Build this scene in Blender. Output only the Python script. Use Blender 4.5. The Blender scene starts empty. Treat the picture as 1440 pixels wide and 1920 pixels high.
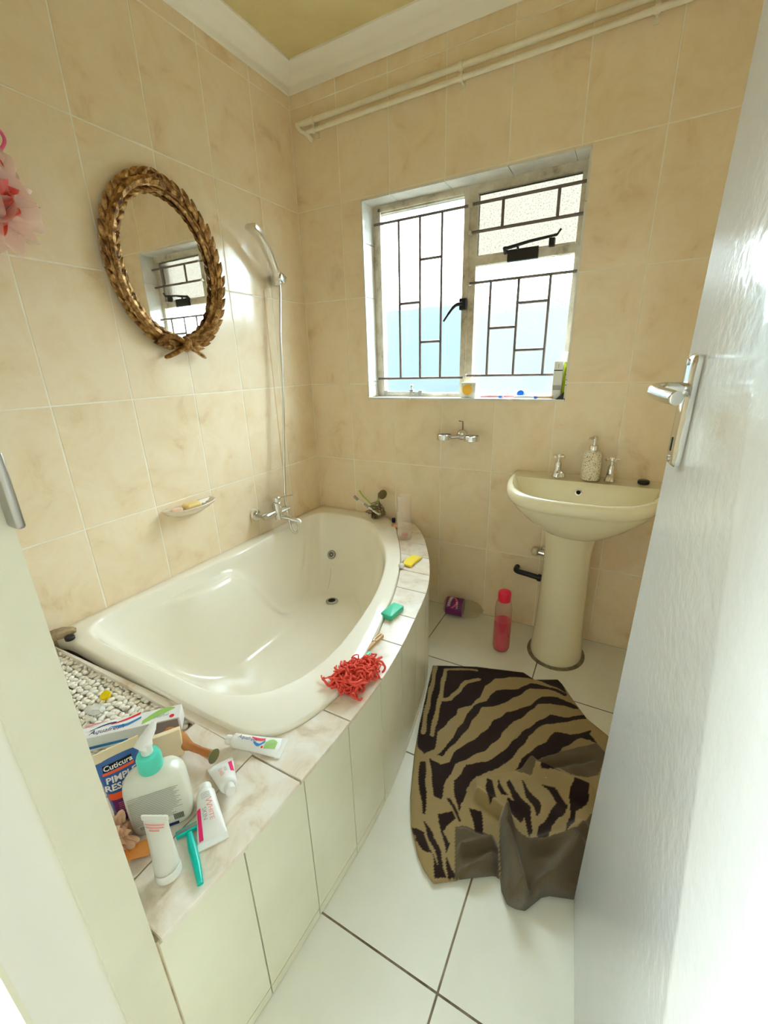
import bpy, math, random
from mathutils import Matrix, Vector
random.seed(7)
SC = bpy.context.scene
COL = SC.collection
PI = math.pi

# ---------------------------------------------------------------- camera
cam_d = bpy.data.cameras.new('camera')
cam = bpy.data.objects.new('camera', cam_d)
COL.objects.link(cam)
cam_d.sensor_fit = 'HORIZONTAL'
cam_d.sensor_width = 36.0
cam_d.lens = 792.44 / 1440 * 36.0
cam_d.clip_start = 0.02
RX = (0.87793729, 0.47794828, -0.02813467)
RY = (-0.45964951, 0.82496552, -0.32886810)
RZ = (-0.13397181, 0.30165765, 0.94395668)
cam.matrix_world = Matrix(((RX[0], RZ[0], -RY[0], 1.51417),
                           (RX[1], RZ[1], -RY[1], -1.94246),
                           (RX[2], RZ[2], -RY[2], 1.26381), (0, 0, 0, 1)))
SC.camera = cam

# ---------------------------------------------------------------- sky, daylight, exposure
W = bpy.data.worlds.new('sky')
SC.world = W
W.use_nodes = True
bg = W.node_tree.nodes['Background']
bg.inputs[0].default_value = (0.80, 0.92, 1.0, 1)
bg.inputs[1].default_value = 11.0
SC.view_settings.view_transform = 'Standard'
SC.view_settings.look = 'None'
SC.view_settings.gamma = 1.0
SC.view_settings.use_curve_mapping = False
SC.view_settings.exposure = 2.0
SC.cycles.use_denoising = True
SC.cycles.max_bounces = 14
SC.cycles.diffuse_bounces = 9
SC.cycles.glossy_bounces = 5
SC.cycles.transmission_bounces = 8
SC.cycles.transparent_max_bounces = 14
SC.cycles.sample_clamp_indirect = 25.0
SC.cycles.caustics_reflective = False
SC.cycles.caustics_refractive = True

def portal(name, loc, rot, sx, sy):
    # light portal: emits nothing, only steers the sampling of the sky through an opening
    l = bpy.data.lights.new(name, 'AREA')
    l.shape = 'RECTANGLE'; l.size = sx; l.size_y = sy
    l.cycles.is_portal = True
    o = bpy.data.objects.new(name, l); COL.objects.link(o)
    o.location = loc; o.rotation_euler = rot
portal('window_portal', (0.833, 0.24, 1.535), (-PI/2, 0, 0), 0.96, 0.88)
portal('hall_portal', (-0.82, -2.75, 1.325), (0, -PI/2, 0), 0.75, 0.80)  # spans the added hall opening that brings in the fill daylight

# ---------------------------------------------------------------- materials
def mat(name, color, rough=0.5, metal=0.0, spec=0.5, trans=0.0, ior=1.45, alpha=1.0, coat=0.0, sheen=0.0, sss=0.0):
    m = bpy.data.materials.new(name); m.use_nodes = True
    b = m.node_tree.nodes['Principled BSDF']
    b.inputs['Base Color'].default_value = (*color, 1)
    b.inputs['Roughness'].default_value = rough
    b.inputs['Metallic'].default_value = metal
    b.inputs['Specular IOR Level'].default_value = spec
    b.inputs['Transmission Weight'].default_value = trans
    b.inputs['IOR'].default_value = ior
    b.inputs['Alpha'].default_value = alpha
    b.inputs['Coat Weight'].default_value = coat
    b.inputs['Sheen Weight'].default_value = sheen
    b.inputs['Subsurface Weight'].default_value = sss
    return m
def N(m, kind, **kw):
    n = m.node_tree.nodes.new(kind)
    for k, v in kw.items():
        if k.startswith('i_'):
            n.inputs[k[2:].replace('_', ' ')].default_value = v
        else: setattr(n, k, v)
    return n
def L(m, a, b): m.node_tree.links.new(a, b)
def bsdf(m): return m.node_tree.nodes['Principled BSDF']
def noise_mat(name, stops, scale=6.0, detail=5.0, rough=0.4, rnd=False, coords='Object', bump=0.0, bscale=40, distort=0.0, metal=0.0, spec=0.5, coat=0.0, rough2=None):
    """colour ramp over fractal noise; rnd shifts the pattern per object"""
    m = mat(name, stops[0][1], rough, metal, spec, coat=coat)
    tc = N(m, 'ShaderNodeTexCoord')
    vec = tc.outputs[coords]
    if rnd:
        oi = N(m, 'ShaderNodeObjectInfo')
        mu = N(m, 'ShaderNodeMath', operation='MULTIPLY'); mu.inputs[1].default_value = 61.0
        L(m, oi.outputs['Random'], mu.inputs[0])
        cx = N(m, 'ShaderNodeCombineXYZ')
        for i in range(3): L(m, mu.outputs[0], cx.inputs[i])
        ad = N(m, 'ShaderNodeVectorMath', operation='ADD')
        L(m, vec, ad.inputs[0]); L(m, cx.outputs[0], ad.inputs[1]); vec = ad.outputs[0]
    no = N(m, 'ShaderNodeTexNoise'); no.inputs['Scale'].default_value = scale
    no.inputs['Detail'].default_value = detail; no.inputs['Roughness'].default_value = 0.62
    no.inputs['Distortion'].default_value = distort
    L(m, vec, no.inputs['Vector'])
    cr = N(m, 'ShaderNodeValToRGB')
    e = cr.color_ramp.elements
    while len(e) < len(stops): e.new(0.5)
    for i, (p, c) in enumerate(stops): e[i].position = p; e[i].color = (*c, 1)
    L(m, no.outputs['Fac'], cr.inputs[0]); L(m, cr.outputs[0], bsdf(m).inputs['Base Color'])
    if bump:
        n2 = N(m, 'ShaderNodeTexNoise'); n2.inputs['Scale'].default_value = bscale; n2.inputs['Detail'].default_value = 3
        L(m, vec, n2.inputs['Vector'])
        bp = N(m, 'ShaderNodeBump'); bp.inputs['Strength'].default_value = bump; bp.inputs['Distance'].default_value = 0.01
        L(m, n2.outputs['Fac'], bp.inputs['Height']); L(m, bp.outputs[0], bsdf(m).inputs['Normal'])
    return m

M = {}
M['wall_tile'] = noise_mat('beige_marbled_tile', [(0.26, (0.72, 0.53, 0.32)), (0.40, (0.83, 0.67, 0.455)), (0.58, (0.87, 0.735, 0.535)), (0.75, (0.85, 0.695, 0.50))],
                           scale=7.0, detail=7, rough=0.12, rnd=True, distort=0.6, coat=0.0)
M['grout'] = noise_mat('cream_grout', [(0.3, (0.84, 0.74, 0.56)), (0.7, (0.92, 0.87, 0.76))], scale=9, rough=0.8)
M['grout_dirty'] = noise_mat('dirty_grout', [(0.35, (0.30, 0.22, 0.14)), (0.65, (0.56, 0.46, 0.32))], scale=14, rough=0.85)
M['reveal_tile'] = noise_mat('pale_reveal_tile', [(0.3, (0.62, 0.60, 0.55)), (0.6, (0.78, 0.76, 0.70))], scale=9, rough=0.12, rnd=True)
M['floor_tile'] = noise_mat('white_floor_tile', [(0.3, (0.72, 0.71, 0.62)), (0.7, (0.79, 0.78, 0.70))], scale=4, rough=0.22, rnd=True)
M['panel_tile'] = noise_mat('ivory_panel_tile', [(0.3, (0.74, 0.72, 0.56)), (0.7, (0.81, 0.79, 0.64))], scale=4, rough=0.2, rnd=True)
M['ledge_tile'] = noise_mat('worn_ledge_tile', [(0.3, (0.58, 0.46, 0.33)), (0.46, (0.76, 0.67, 0.55)), (0.62, (0.83, 0.78, 0.70))], scale=11, detail=8, rough=0.22, rnd=True, distort=0.8)
M['ceiling'] = noise_mat('yellowed_ceiling_paint', [(0.3, (0.66, 0.54, 0.25)), (0.7, (0.75, 0.63, 0.33))], scale=5, detail=8, rough=0.8, bump=0.15, bscale=90)
M['cornice'] = mat('cream_cornice', (0.93, 0.89, 0.80), 0.6)
M['pipe_paint'] = noise_mat('cream_pipe_paint', [(0.30, (0.74, 0.66, 0.50)), (0.6, (0.83, 0.77, 0.62))], scale=8, rough=0.45)
M['jamb_paint'] = noise_mat('ivory_gloss_paint', [(0.3, (0.70, 0.67, 0.53)), (0.7, (0.76, 0.73, 0.59))], scale=7, rough=0.35, bump=0.05, bscale=60)
M['door_paint'] = noise_mat('white_gloss_door_paint', [(0.3, (0.75, 0.77, 0.77)), (0.7, (0.80, 0.82, 0.82))], scale=3, rough=0.16, bump=0.10, bscale=55)
M['plaster'] = mat('white_plaster', (0.78, 0.76, 0.70), 0.8)
M['tub'] = mat('ivory_acrylic', (0.87, 0.82, 0.70), 0.12, coat=0.3)
M['basin'] = mat('cream_ceramic', (0.82, 0.75, 0.54), 0.10, coat=0.3)
M['chrome'] = mat('chrome', (0.78, 0.78, 0.76), 0.12, 1.0)
M['steel_dull'] = mat('dull_steel', (0.45, 0.43, 0.40), 0.35, 1.0)
M['black'] = mat('black_rubber', (0.012, 0.012, 0.014), 0.4)
M['dark'] = mat('dark_void', (0.01, 0.008, 0.006), 0.9)
M['silicone'] = noise_mat('grey_silicone', [(0.3, (0.10, 0.08, 0.05)), (0.7, (0.30, 0.25, 0.16))], scale=30, rough=0.6)
M['win_paint'] = noise_mat('grimy_cream_window_paint', [(0.25, (0.22, 0.17, 0.10)), (0.42, (0.55, 0.48, 0.36)), (0.62, (0.70, 0.64, 0.52))], scale=14, detail=8, rough=0.5)
M['bar_paint'] = mat('brown_bar_paint', (0.16, 0.12, 0.10), 0.5)
M['iron'] = mat('black_iron', (0.02, 0.017, 0.014), 0.45, 0.3)

# frosted glass: partly clear, partly scattering, with a hammered pattern
def glass_mat(name, dots, c0, c1, rnd_=1.0):
    m = bpy.data.materials.new(name); m.use_nodes = True
    nt = m.node_tree; nt.nodes.remove(nt.nodes['Principled BSDF'])
    out = nt.nodes['Material Output']
    tc = N(m, 'ShaderNodeTexCoord')
    vo = N(m, 'ShaderNodeTexVoronoi'); vo.inputs['Scale'].default_value = dots; vo.inputs['Randomness'].default_value = rnd_
    L(m, tc.outputs['Object'], vo.inputs['Vector'])
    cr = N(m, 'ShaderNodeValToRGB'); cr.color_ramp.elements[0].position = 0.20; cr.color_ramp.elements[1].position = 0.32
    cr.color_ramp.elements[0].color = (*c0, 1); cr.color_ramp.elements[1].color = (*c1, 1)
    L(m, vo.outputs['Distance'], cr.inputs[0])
    tr = N(m, 'ShaderNodeBsdfTransparent'); L(m, cr.outputs[0], tr.inputs[0])
    bp = N(m, 'ShaderNodeBump'); bp.inputs['Strength'].default_value = 0.6; bp.inputs['Distance'].default_value = 0.004
    L(m, vo.outputs['Distance'], bp.inputs['Height'])
    rf = N(m, 'ShaderNodeBsdfRefraction'); rf.inputs['Roughness'].default_value = 0.35; rf.inputs['IOR'].default_value = 1.08
    rf.inputs['Color'].default_value = (*c1, 1); L(m, bp.outputs[0], rf.inputs['Normal'])
    gl = N(m, 'ShaderNodeBsdfGlossy'); gl.inputs['Roughness'].default_value = 0.15
    L(m, bp.outputs[0], gl.inputs['Normal'])
    m1 = N(m, 'ShaderNodeMixShader'); m1.inputs[0].default_value = 0.4
    L(m, tr.outputs[0], m1.inputs[1]); L(m, rf.outputs[0], m1.inputs[2])
    m2 = N(m, 'ShaderNodeMixShader'); m2.inputs[0].default_value = 0.05
    L(m, m1.outputs[0], m2.inputs[1]); L(m, gl.outputs[0], m2.inputs[2])
    L(m, m2.outputs[0], out.inputs['Surface'])
    return m
M['pane_left'] = glass_mat('dimpled_frosted_glass', 42, (1.0, 1.0, 1.0), (0.75, 0.79, 0.79), 0.35)
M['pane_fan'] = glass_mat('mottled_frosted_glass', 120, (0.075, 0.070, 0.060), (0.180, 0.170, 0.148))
M['pane_right'] = glass_mat('fine_frosted_glass', 190, (0.72, 0.76, 0.76), (0.86, 0.90, 0.90))

# ---------------------------------------------------------------- geometry helpers
class MB:
    def __init__(s): s.v = []; s.f = []; s.m = []; s.cur = 0
    def add(s, V, F):
        o = len(s.v); s.v += [tuple(p) for p in V]
        for f in F: s.f.append(tuple(i + o for i in f)); s.m.append(s.cur)
        return s
    def box(s, x0, x1, y0, y1, z0, z1):
        V = [(x, y, z) for z in (z0, z1) for y in (y0, y1) for x in (x0, x1)]
        return s.add(V, [(0, 2, 3, 1), (4, 5, 7, 6), (0, 1, 5, 4), (2, 6, 7, 3), (0, 4, 6, 2), (1, 3, 7, 5)])
    def loft(s, rings, closed=True, cap0=True, cap1=True):
        n = len(rings[0]); V = [p for r in rings for p in r]; F = []
        for i in range(len(rings) - 1):
            for j in range(n if closed else n - 1):
                k = (j + 1) % n
                F.append((i*n + j, i*n + k, (i+1)*n + k, (i+1)*n + j))
        if cap0: F.append(tuple(range(n - 1, -1, -1)))
        if cap1: F.append(tuple((len(rings) - 1)*n + j for j in range(n)))
        return s.add(V, F)
    def lathe(s, prof, n=24, cx=0, cy=0, sx=1, sy=1, cap0=True, cap1=True):
        return s.loft([[(cx + r*sx*math.cos(2*PI*j/n), cy + r*sy*math.sin(2*PI*j/n), z) for j in range(n)] for r, z in prof], cap0=cap0, cap1=cap1)
    def tube(s, pts, r, n=8, cap=True, flat=1.0):
        pts = [Vector(p) for p in pts]; rings = []; up = None
        rr = r if isinstance(r, (list, tuple)) else [r]*len(pts)
        for i, p in enumerate(pts):
            t = (pts[min(i+1, len(pts)-1)] - pts[max(i-1, 0)])
            t = t.normalized() if t.length > 1e-9 else Vector((0, 0, 1))
            if up is None: up = Vector((0, 0, 1)) if abs(t.z) < 0.9 else Vector((1, 0, 0))
            a = t.cross(up)
            if a.length < 1e-5: a = t.orthogonal()
            a.normalize(); b = a.cross(t).normalized(); up = b
            rings.append([tuple(p + a*rr[i]*math.cos(2*PI*j/n) + b*rr[i]*flat*math.sin(2*PI*j/n)) for j in range(n)])
        return s.loft(rings, cap0=cap, cap1=cap)
    def xf(s, mtx, start=0):
        for i in range(start, len(s.v)): s.v[i] = tuple(mtx @ Vector(s.v[i]))
        return s
    def build(s, name, mats, parent=None, smooth=None, loc=None, rot=None):
        me = bpy.data.meshes.new(name); me.from_pydata(s.v, [], s.f)
        if not isinstance(mats, (list, tuple)): mats = [mats]
        for m in mats: me.materials.append(M[m] if isinstance(m, str) else m)
        if len(mats) > 1: me.polygons.foreach_set('material_index', s.m)
        finish(me, smooth)
        return link(name, me, parent, loc, rot)
def finish(me, smooth):
    if smooth:
        me.polygons.foreach_set('use_smooth', [True]*len(me.polygons))
        me.set_sharp_from_angle(angle=math.radians(smooth if smooth > 1 else 40))
    me.validate(); me.update()
def link(name, me, parent=None, loc=None, rot=None):
    o = bpy.data.objects.new(name, me); COL.objects.link(o)
    if parent: o.parent = parent
    if loc: o.location = loc
    if rot: o.rotation_euler = rot
    return o
def tag(o, label, cat, group=None, kind=None):
    o['label'] = label; o['category'] = cat
    if group: o['group'] = group
    if kind: o['kind'] = kind
    return o
def thing(name, label, cat, loc=(0, 0, 0), rot=(0, 0, 0), group=None, kind=None):
    o = bpy.data.objects.new(name, None); COL.objects.link(o)
    o.empty_display_size = 0.05
    o.location = loc; o.rotation_euler = rot
    return tag(o, label, cat, group, kind)
def rrect(w, d, r, n=5, z=0.0, cx=0, cy=0):
    """rounded rectangle ring, counter-clockwise"""
    P = []
    r = min(r, w/2 - 1e-4, d/2 - 1e-4)
    for k, (sx, sy) in enumerate(((1, 1), (-1, 1), (-1, -1), (1, -1))):
        for i in range(n + 1):
            a = k*PI/2 + i*PI/2/n
            P.append((cx + sx*(w/2 - r) + r*math.cos(a), cy + sy*(d/2 - r) + r*math.sin(a), z))
    return P
def rbox(mb, w, d, h, r=0.01, e=0.004, z0=0.0, cx=0, cy=0, n=4):
    """box with rounded vertical corners and softened top and bottom edges"""
    R = []
    for ins, z in ((e, z0), (e*0.3, z0 + e*0.3), (0, z0 + e), (0, z0 + h - e), (e*0.3, z0 + h - e*0.3), (e, z0 + h)):
        R.append(rrect(w - 2*ins, d - 2*ins, max(r - ins, 0.001), n, z, cx, cy))
    return mb.loft(R)
def catmull(P, per=8, closed=False):
    out = []; n = len(P)
    for i in range(n if closed else n - 1):
        g = lambda k: Vector(P[k % n] if closed else P[max(0, min(n - 1, k))])
        p0, p1, p2, p3 = g(i-1), g(i), g(i+1), g(i+2)
        for j in range(per):
            t = j/per
            out.append(0.5*((2*p1) + (p2 - p0)*t + (2*p0 - 5*p1 + 4*p2 - p3)*t*t + (3*p1 - p0 - 3*p2 + p3)*t**3))
    if not closed: out.append(Vector(P[-1]))
    return [tuple(v) for v in out]
def text(s, size, mtl, parent, mtx, name='lettering', bold=0.0, shear=0.0, sx=1.0, align='CENTER'):
    """flat print: words lying in the local xy plane of mtx, facing its +z"""
    c = bpy.data.curves.new(name, 'FONT'); c.body = s; c.size = size; c.align_x = align; c.align_y = 'CENTER'
    c.offset = bold; c.shear = shear; c.resolution_u = 2
    o = bpy.data.objects.new(name, c); COL.objects.link(o)
    dg = bpy.context.evaluated_depsgraph_get()
    me = bpy.data.meshes.new_from_object(o.evaluated_get(dg))
    bpy.data.objects.remove(o); bpy.data.curves.remove(c)
    me.name = name
    me.transform(mtx @ Matrix.Diagonal((sx, 1, 1, 1)))
    me.materials.clear(); me.materials.append(M[mtl] if isinstance(mtl, str) else mtl)
    return link(name, me, parent)
def frame_m(o, x, y):
    """matrix with origin o, x axis x and y axis as near y as possible"""
    x = Vector(x).normalized(); y = Vector(y); z = x.cross(y).normalized(); y = z.cross(x)
    return Matrix(((x.x, y.x, z.x, o[0]), (x.y, y.y, z.y, o[1]), (x.z, y.z, z.z, o[2]), (0, 0, 0, 1)))
def sstep(a, b, x):
    t = max(0.0, min(1.0, (x - a)/(b - a))); return t*t*(3 - 2*t)
def copy_tree(o, parent=None, loc=None, rot=None):
    c = o.copy(); COL.objects.link(c)
    if parent: c.parent = parent
    if loc: c.location = loc
    if rot: c.rotation_euler = rot
    for ch in list(o.children): copy_tree(ch, c)
    return c

# ================================================================ THE ROOM
RW, FY, CZ = 1.85, -1.78, 2.49        # right wall x, front wall y, ceiling z
XW = [0.0] + [0.2522 + 0.2546*i for i in range(7)]     # joints across the back wall
ZW = [0.0, 0.3732, 0.7732, 1.1732, 1.5732, 1.9732, 2.3732, 2.50]
YW = [0.0] + [-(0.2513 + 0.2557*i) for i in range(8)]  # joints along the side walls
WIN = (0.36, 1.305, 1.10, 1.966)
J = 0.0045

_tiles = {}
def tile_mesh(w, h, t, mtl, ch=0.0012):
    k = (round(w, 4), round(h, 4), round(t, 4), mtl)
    if k not in _tiles:
        a, b = w/2, h/2
        V = [(-a, 0, -b), (a, 0, -b), (a, 0, b), (-a, 0, b), (-a, -t + ch, -b), (a, -t + ch, -b), (a, -t + ch, b), (-a, -t + ch, b),
             (-a + ch, -t, -b + ch), (a - ch, -t, -b + ch), (a - ch, -t, b - ch), (-a + ch, -t, b - ch)]
        F = [(0, 1, 5, 4), (1, 2, 6, 5), (2, 3, 7, 6), (3, 0, 4, 7), (4, 5, 9, 8), (5, 6, 10, 9), (6, 7, 11, 10), (7, 4, 8, 11), (8, 9, 10, 11), (3, 2, 1, 0)]
        me = bpy.data.meshes.new('tile'); me.from_pydata(V, [], F); me.materials.append(M[mtl]); me.update()
        _tiles[k] = me
    return _tiles[k]
TT = 0.004
def tile(parent, mtl, c, w, h, rot, t=TT, name='tile'):
    return link(name, tile_mesh(w, h, t, mtl), parent, c, rot)
def tile_cells(parent, mtl, x0, x1, z0, z1, hole, y):
    """a wall tile notched by the window opening, one piece"""
    xs = sorted({x0, x1, *[q for q in hole[:2] if x0 < q < x1]}); zs = sorted({z0, z1, *[q for q in hole[2:] if z0 < q < z1]})
    mb = MB(); cx, cz = (x0 + x1)/2, (z0 + z1)/2; cells = set()
    for i in range(len(xs)-1):
        for k in range(len(zs)-1):
            mx, mz = (xs[i]+xs[i+1])/2, (zs[k]+zs[k+1])/2
            if not (hole[0] < mx < hole[1] and hole[2] < mz < hole[3]): cells.add((i, k))
    if not cells: return
    for i, k in cells:
        a, b, c, d = xs[i]-cx, xs[i+1]-cx, zs[k]-cz, zs[k+1]-cz
        mb.add([(a, -TT, c), (b, -TT, c), (b, -TT, d), (a, -TT, d)], [(0, 1, 2, 3)])
        for (di, dk), e in (((-1, 0), ((a, d), (a, c))), ((1, 0), ((b, c), (b, d))), ((0, -1), ((a, c), (b, c))), ((0, 1), ((b, d), (a, d)))):
            if (i+di, k+dk) not in cells:
                (p, q), (r, s) = e
                mb.add([(p, 0, q), (r, 0, s), (r, -TT, s), (p, -TT, q)], [(0, 1, 2, 3)])
    mb.build('tile', mtl, parent, loc=(cx, y, cz))

G = 0.0009     # grout recess; tile faces lie exactly in the wall planes
# --- floor
M['floor_joint'] = noise_mat('dark_floor_joint', [(0.35, (0.10, 0.07, 0.045)), (0.65, (0.30, 0.23, 0.15))], scale=14, rough=0.85)
fl = MB().box(-0.12, RW + 0.12, FY - 1.9, 0.0, -0.12, -G).build('floor', 'floor_joint')
tag(fl, 'white tiled bathroom floor with dark joints', 'floor', kind='structure')
fx = [-0.167, 0.338, 0.838, 1.338, 1.838, 1.97]; fy = [0.0, -0.445, -0.950, -1.456, -1.96, -2.46, -2.96, -3.46, -3.68]
for i in range(len(fx)-1):
    for k in range(len(fy)-1):
        x0, x1 = max(fx[i], 0.0), min(fx[i+1], RW); y1, y0 = fy[k], fy[k+1]
        if x1 - x0 < 0.02 or x1 < 0.5: continue
        tile(fl, 'floor_tile', ((x0+x1)/2, (y0+y1)/2, -0.004), x1-x0-0.004, y1-y0-0.004, (-PI/2, 0, 0))
# --- left wall
wl = MB().box(-0.12, -G, FY - 0.15, 0.20, -0.12, CZ + 0.1).build('wall_left', 'grout')
tag(wl, 'beige tiled wall along the bath carrying the oval mirror', 'wall', kind='structure')
for i in range(len(YW)-1):
    y1, y0 = YW[i], max(YW[i+1], FY)
    if y1 <= FY + 0.01: break
    for k in range(len(ZW)-1):
        z0, z1 = ZW[k], min(ZW[k+1], CZ)
        tile(wl, 'wall_tile', (-TT, (y0+y1)/2, (z0+z1)/2), y1-y0-J, z1-z0-J, (0, 0, PI/2))
# --- right wall
wr = MB().box(RW + G, RW + 0.12, FY - 0.15, 0.20, -0.12, CZ + 0.1).build('wall_right', 'grout')
tag(wr, 'beige tiled wall behind the open door', 'wall', kind='structure')
for i in range(len(YW)-1):
    y1, y0 = YW[i], max(YW[i+1], FY)
    if y1 <= FY + 0.01: break
    for k in range(len(ZW)-1):
        z0, z1 = ZW[k], min(ZW[k+1], CZ)
        tile(wr, 'wall_tile', (RW + TT, (y0+y1)/2, (z0+z1)/2), y1-y0-J, z1-z0-J, (0, 0, -PI/2))
# --- back wall with the window opening
mb = MB(); TH = 0.20
mb.box(-0.12, WIN[0], G, TH, -0.12, CZ + 0.1); mb.box(WIN[1], RW + 0.12, G, TH, -0.12, CZ + 0.1)
mb.box(WIN[0], WIN[1], G, TH, -0.12, WIN[2]); mb.box(WIN[0], WIN[1], G, TH, WIN[3], CZ + 0.1)
wb = mb.build('wall_back', 'grout')
tag(wb, 'beige tiled wall with the window above the basin', 'wall', kind='structure')
for i in range(len(XW)-1):
    x0, x1 = XW[i] + J/2, min(XW[i+1], RW) - J/2
    for k in range(len(ZW)-1):
        z0, z1 = ZW[k] + J/2, min(ZW[k+1], CZ) - J/2
        if x1 > WIN[0] and x0 < WIN[1] and z1 > WIN[2] and z0 < WIN[3]:
            tile_cells(wb, 'wall_tile', x0, x1, z0, z1, WIN, TT)
        else:
            tile(wb, 'wall_tile', ((x0+x1)/2, TT, (z0+z1)/2), x1-x0, z1-z0, (0, 0, 0))
# glazed lining of the window reveal (head, sides, sill)
RY0, RY1 = -0.001, 0.135
def lining(x0, x1, z0, z1, name='reveal_tile'):
    mb = MB(); mb.box(x0, x1, RY0, RY1, z0, z1); mb.build(name, 'reveal_tile', wb)
zs = [1.11, 1.165, 1.185, 1.5732, 1.80, WIN[3]]
for a, b in zip(zs, zs[1:]):
    lining(WIN[0] - 0.001, WIN[0] + 0.006, a + 0.0015, b - 0.0015); lining(WIN[1] - 0.006, WIN[1] + 0.001, a + 0.0015, b - 0.0015)
xs = [WIN[0], 0.507, 0.76, 1.016, 1.25, WIN[1]]
for a, b in zip(xs, xs[1:]):
    lining(a + 0.0015, b - 0.0015, WIN[3] - 0.006, WIN[3] + 0.001)
xs = [WIN[0], 0.60, 0.85, 1.10, WIN[1]]
for a, b in zip(xs, xs[1:]):
    MB().box(a + 0.001, b - 0.001, -0.006, 0.10, WIN[2] - 0.002, WIN[2] + 0.007).build('sill_tile', 'reveal_tile', wb)
# --- front wall with the doorway
DX0, DX1, DH = 1.0065, 1.665, 2.06
mb = MB()
mb.box(-0.12, DX0 - 0.012, FY - 0.13, FY, -0.12, CZ + 0.1); mb.box(DX1, RW + 0.12, FY - 0.13, FY, -0.12, CZ + 0.1); mb.box(DX0 - 0.012, DX1, FY - 0.13, FY, DH, CZ + 0.1)
tag(mb.build('wall_front', 'plaster'), 'plastered wall with the doorway the view is taken from', 'wall', kind='structure')
# --- ceiling and cornices
ce = MB().box(-0.12, RW + 0.12, FY - 0.13, 0.20, CZ, CZ + 0.12).build('ceiling', 'ceiling')
tag(ce, 'yellowed painted ceiling', 'ceiling', kind='structure')
CP = [(0.0, -0.066), (0.006, -0.070), (0.012, -0.064), (0.016, -0.052), (0.030, -0.044), (0.040, -0.030), (0.050, -0.024), (0.066, -0.020), (0.076, -0.010), (0.090, -0.006), (0.092, 0.0)]
def cornice(a, b, nrm, name, lab):
    # profile swept from a to b along a wall, mitred where two walls meet
    d = Vector(b) - Vector(a); d.normalize(); n = Vector(nrm)
    r0 = [tuple(Vector((a[0], a[1], CZ)) + n*p + d*p + Vector((0, 0, q))) for p, q in CP] + [(a[0], a[1], CZ)]
    r1 = [tuple(Vector((b[0], b[1], CZ)) + n*p - d*p + Vector((0, 0, q))) for p, q in CP] + [(b[0], b[1], CZ)]
    o = MB().loft([r0, r1]).build(name, 'cornice', smooth=50)
    tag(o, lab, 'cornice', kind='structure')
cornice((0, FY, 0), (0, 0, 0), (1, 0, 0), 'trim_1', 'cream moulded cornice above the mirror wall')
cornice((0, 0, 0), (RW, 0, 0), (0, -1, 0), 'trim_2', 'cream moulded cornice above the window wall')
cornice((RW, 0, 0), (RW, FY, 0), (-1, 0, 0), 'trim_3', 'cream moulded cornice on the wall behind the door')
# --- steel door frame (left jamb nearest the camera), with rebate and strike
jm = MB()
jm.box(DX0 - 0.03, DX0, FY - 0.057, FY + 0.002, 0.0, DH)
jm.box(DX0 - 0.03, DX0 - 0.013, FY - 0.135, FY - 0.057, 0.0, DH)
jb = jm.build('trim_4', 'jamb_paint')
tag(jb, 'ivory painted door jamb with a stepped rebate at the near edge', 'door jamb', kind='structure')
rbox(MB(), 0.022, 0.008, 0.075, 0.003, 0.003).build('strike_plate', 'steel_dull', jb, 50, (DX0 + 0.010, FY + 0.001, 1.125))
jm = MB(); jm.box(DX1 - 0.006, DX1 + 0.03, FY - 0.135, FY - 0.04, 0.0, DH); jm.box(DX0 - 0.03, DX1 + 0.03, FY - 0.135, FY - 0.057, DH, DH + 0.05)
tag(jm.build('trim_5', 'jamb_paint'), 'ivory painted door jamb on the hinge side', 'door jamb', kind='structure')

# --- the hall behind, with an unseen opening added and sized for fill daylight
mb = MB(); HY = -3.6
mb.box(-0.8, 3.0, HY - 0.1, HY, -0.1, 2.6); mb.box(2.9, 3.0, HY, FY - 0.13, -0.1, 2.6)
mb.box(-0.8, -0.7, HY, -3.15, -0.1, 2.6); mb.box(-0.8, -0.7, -2.35, FY - 0.13, -0.1, 2.6); mb.box(-0.8, -0.7, -3.15, -2.35, -0.1, 0.95); mb.box(-0.8, -0.7, -3.15, -2.35, 1.70, 2.6)
mb.box(RW + 0.12, 3.0, FY - 0.14, FY - 0.0, -0.1, 2.6); mb.box(-0.8, -0.12, FY - 0.14, FY, -0.1, 2.6)
tag(mb.build('wall_hall', 'plaster'), 'white hall wall with an opening added to let in fill daylight', 'wall', kind='structure')
tag(MB().box(-0.8, 3.0, HY - 0.1, FY - 0.13, 2.6, 2.7).build('ceiling_hall', 'plaster'), 'white hall ceiling', 'ceiling', kind='structure')
mb = MB(); mb.box(-0.8, 0.49, HY - 0.1, FY - 0.13, -0.1, -0.001); mb.box(RW, 3.0, HY - 0.1, FY - 0.13, -0.1, -0.001)
tag(mb.build('floor_hall', 'floor_tile'), 'pale hall floor beside the doorway', 'floor', kind='structure')

# --- outdoors: yard, boundary wall, neighbouring house
M['yard'] = mat('yard_concrete', (0.10, 0.10, 0.095), 0.9)
M['yard_wall'] = noise_mat('blue_grey_boundary_wall', [(0.3, (0.034, 0.0445, 0.0465)), (0.7, (0.045, 0.056, 0.057))], scale=2, rough=0.9)
M['tan_wall'] = mat('tan_house_wall', (0.16, 0.11, 0.05), 0.9)
tag(MB().box(-6, 9, 0.21, 8, -0.35, -0.25).build('ground', 'yard'), 'concrete yard outside the window', 'ground', kind='structure')
tag(MB().box(-6, 9, 3.0, 3.15, -0.25, 1.95).build('wall_yard', 'yard_wall'), 'blue grey boundary wall seen through the frosted panes', 'wall', kind='structure')

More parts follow.
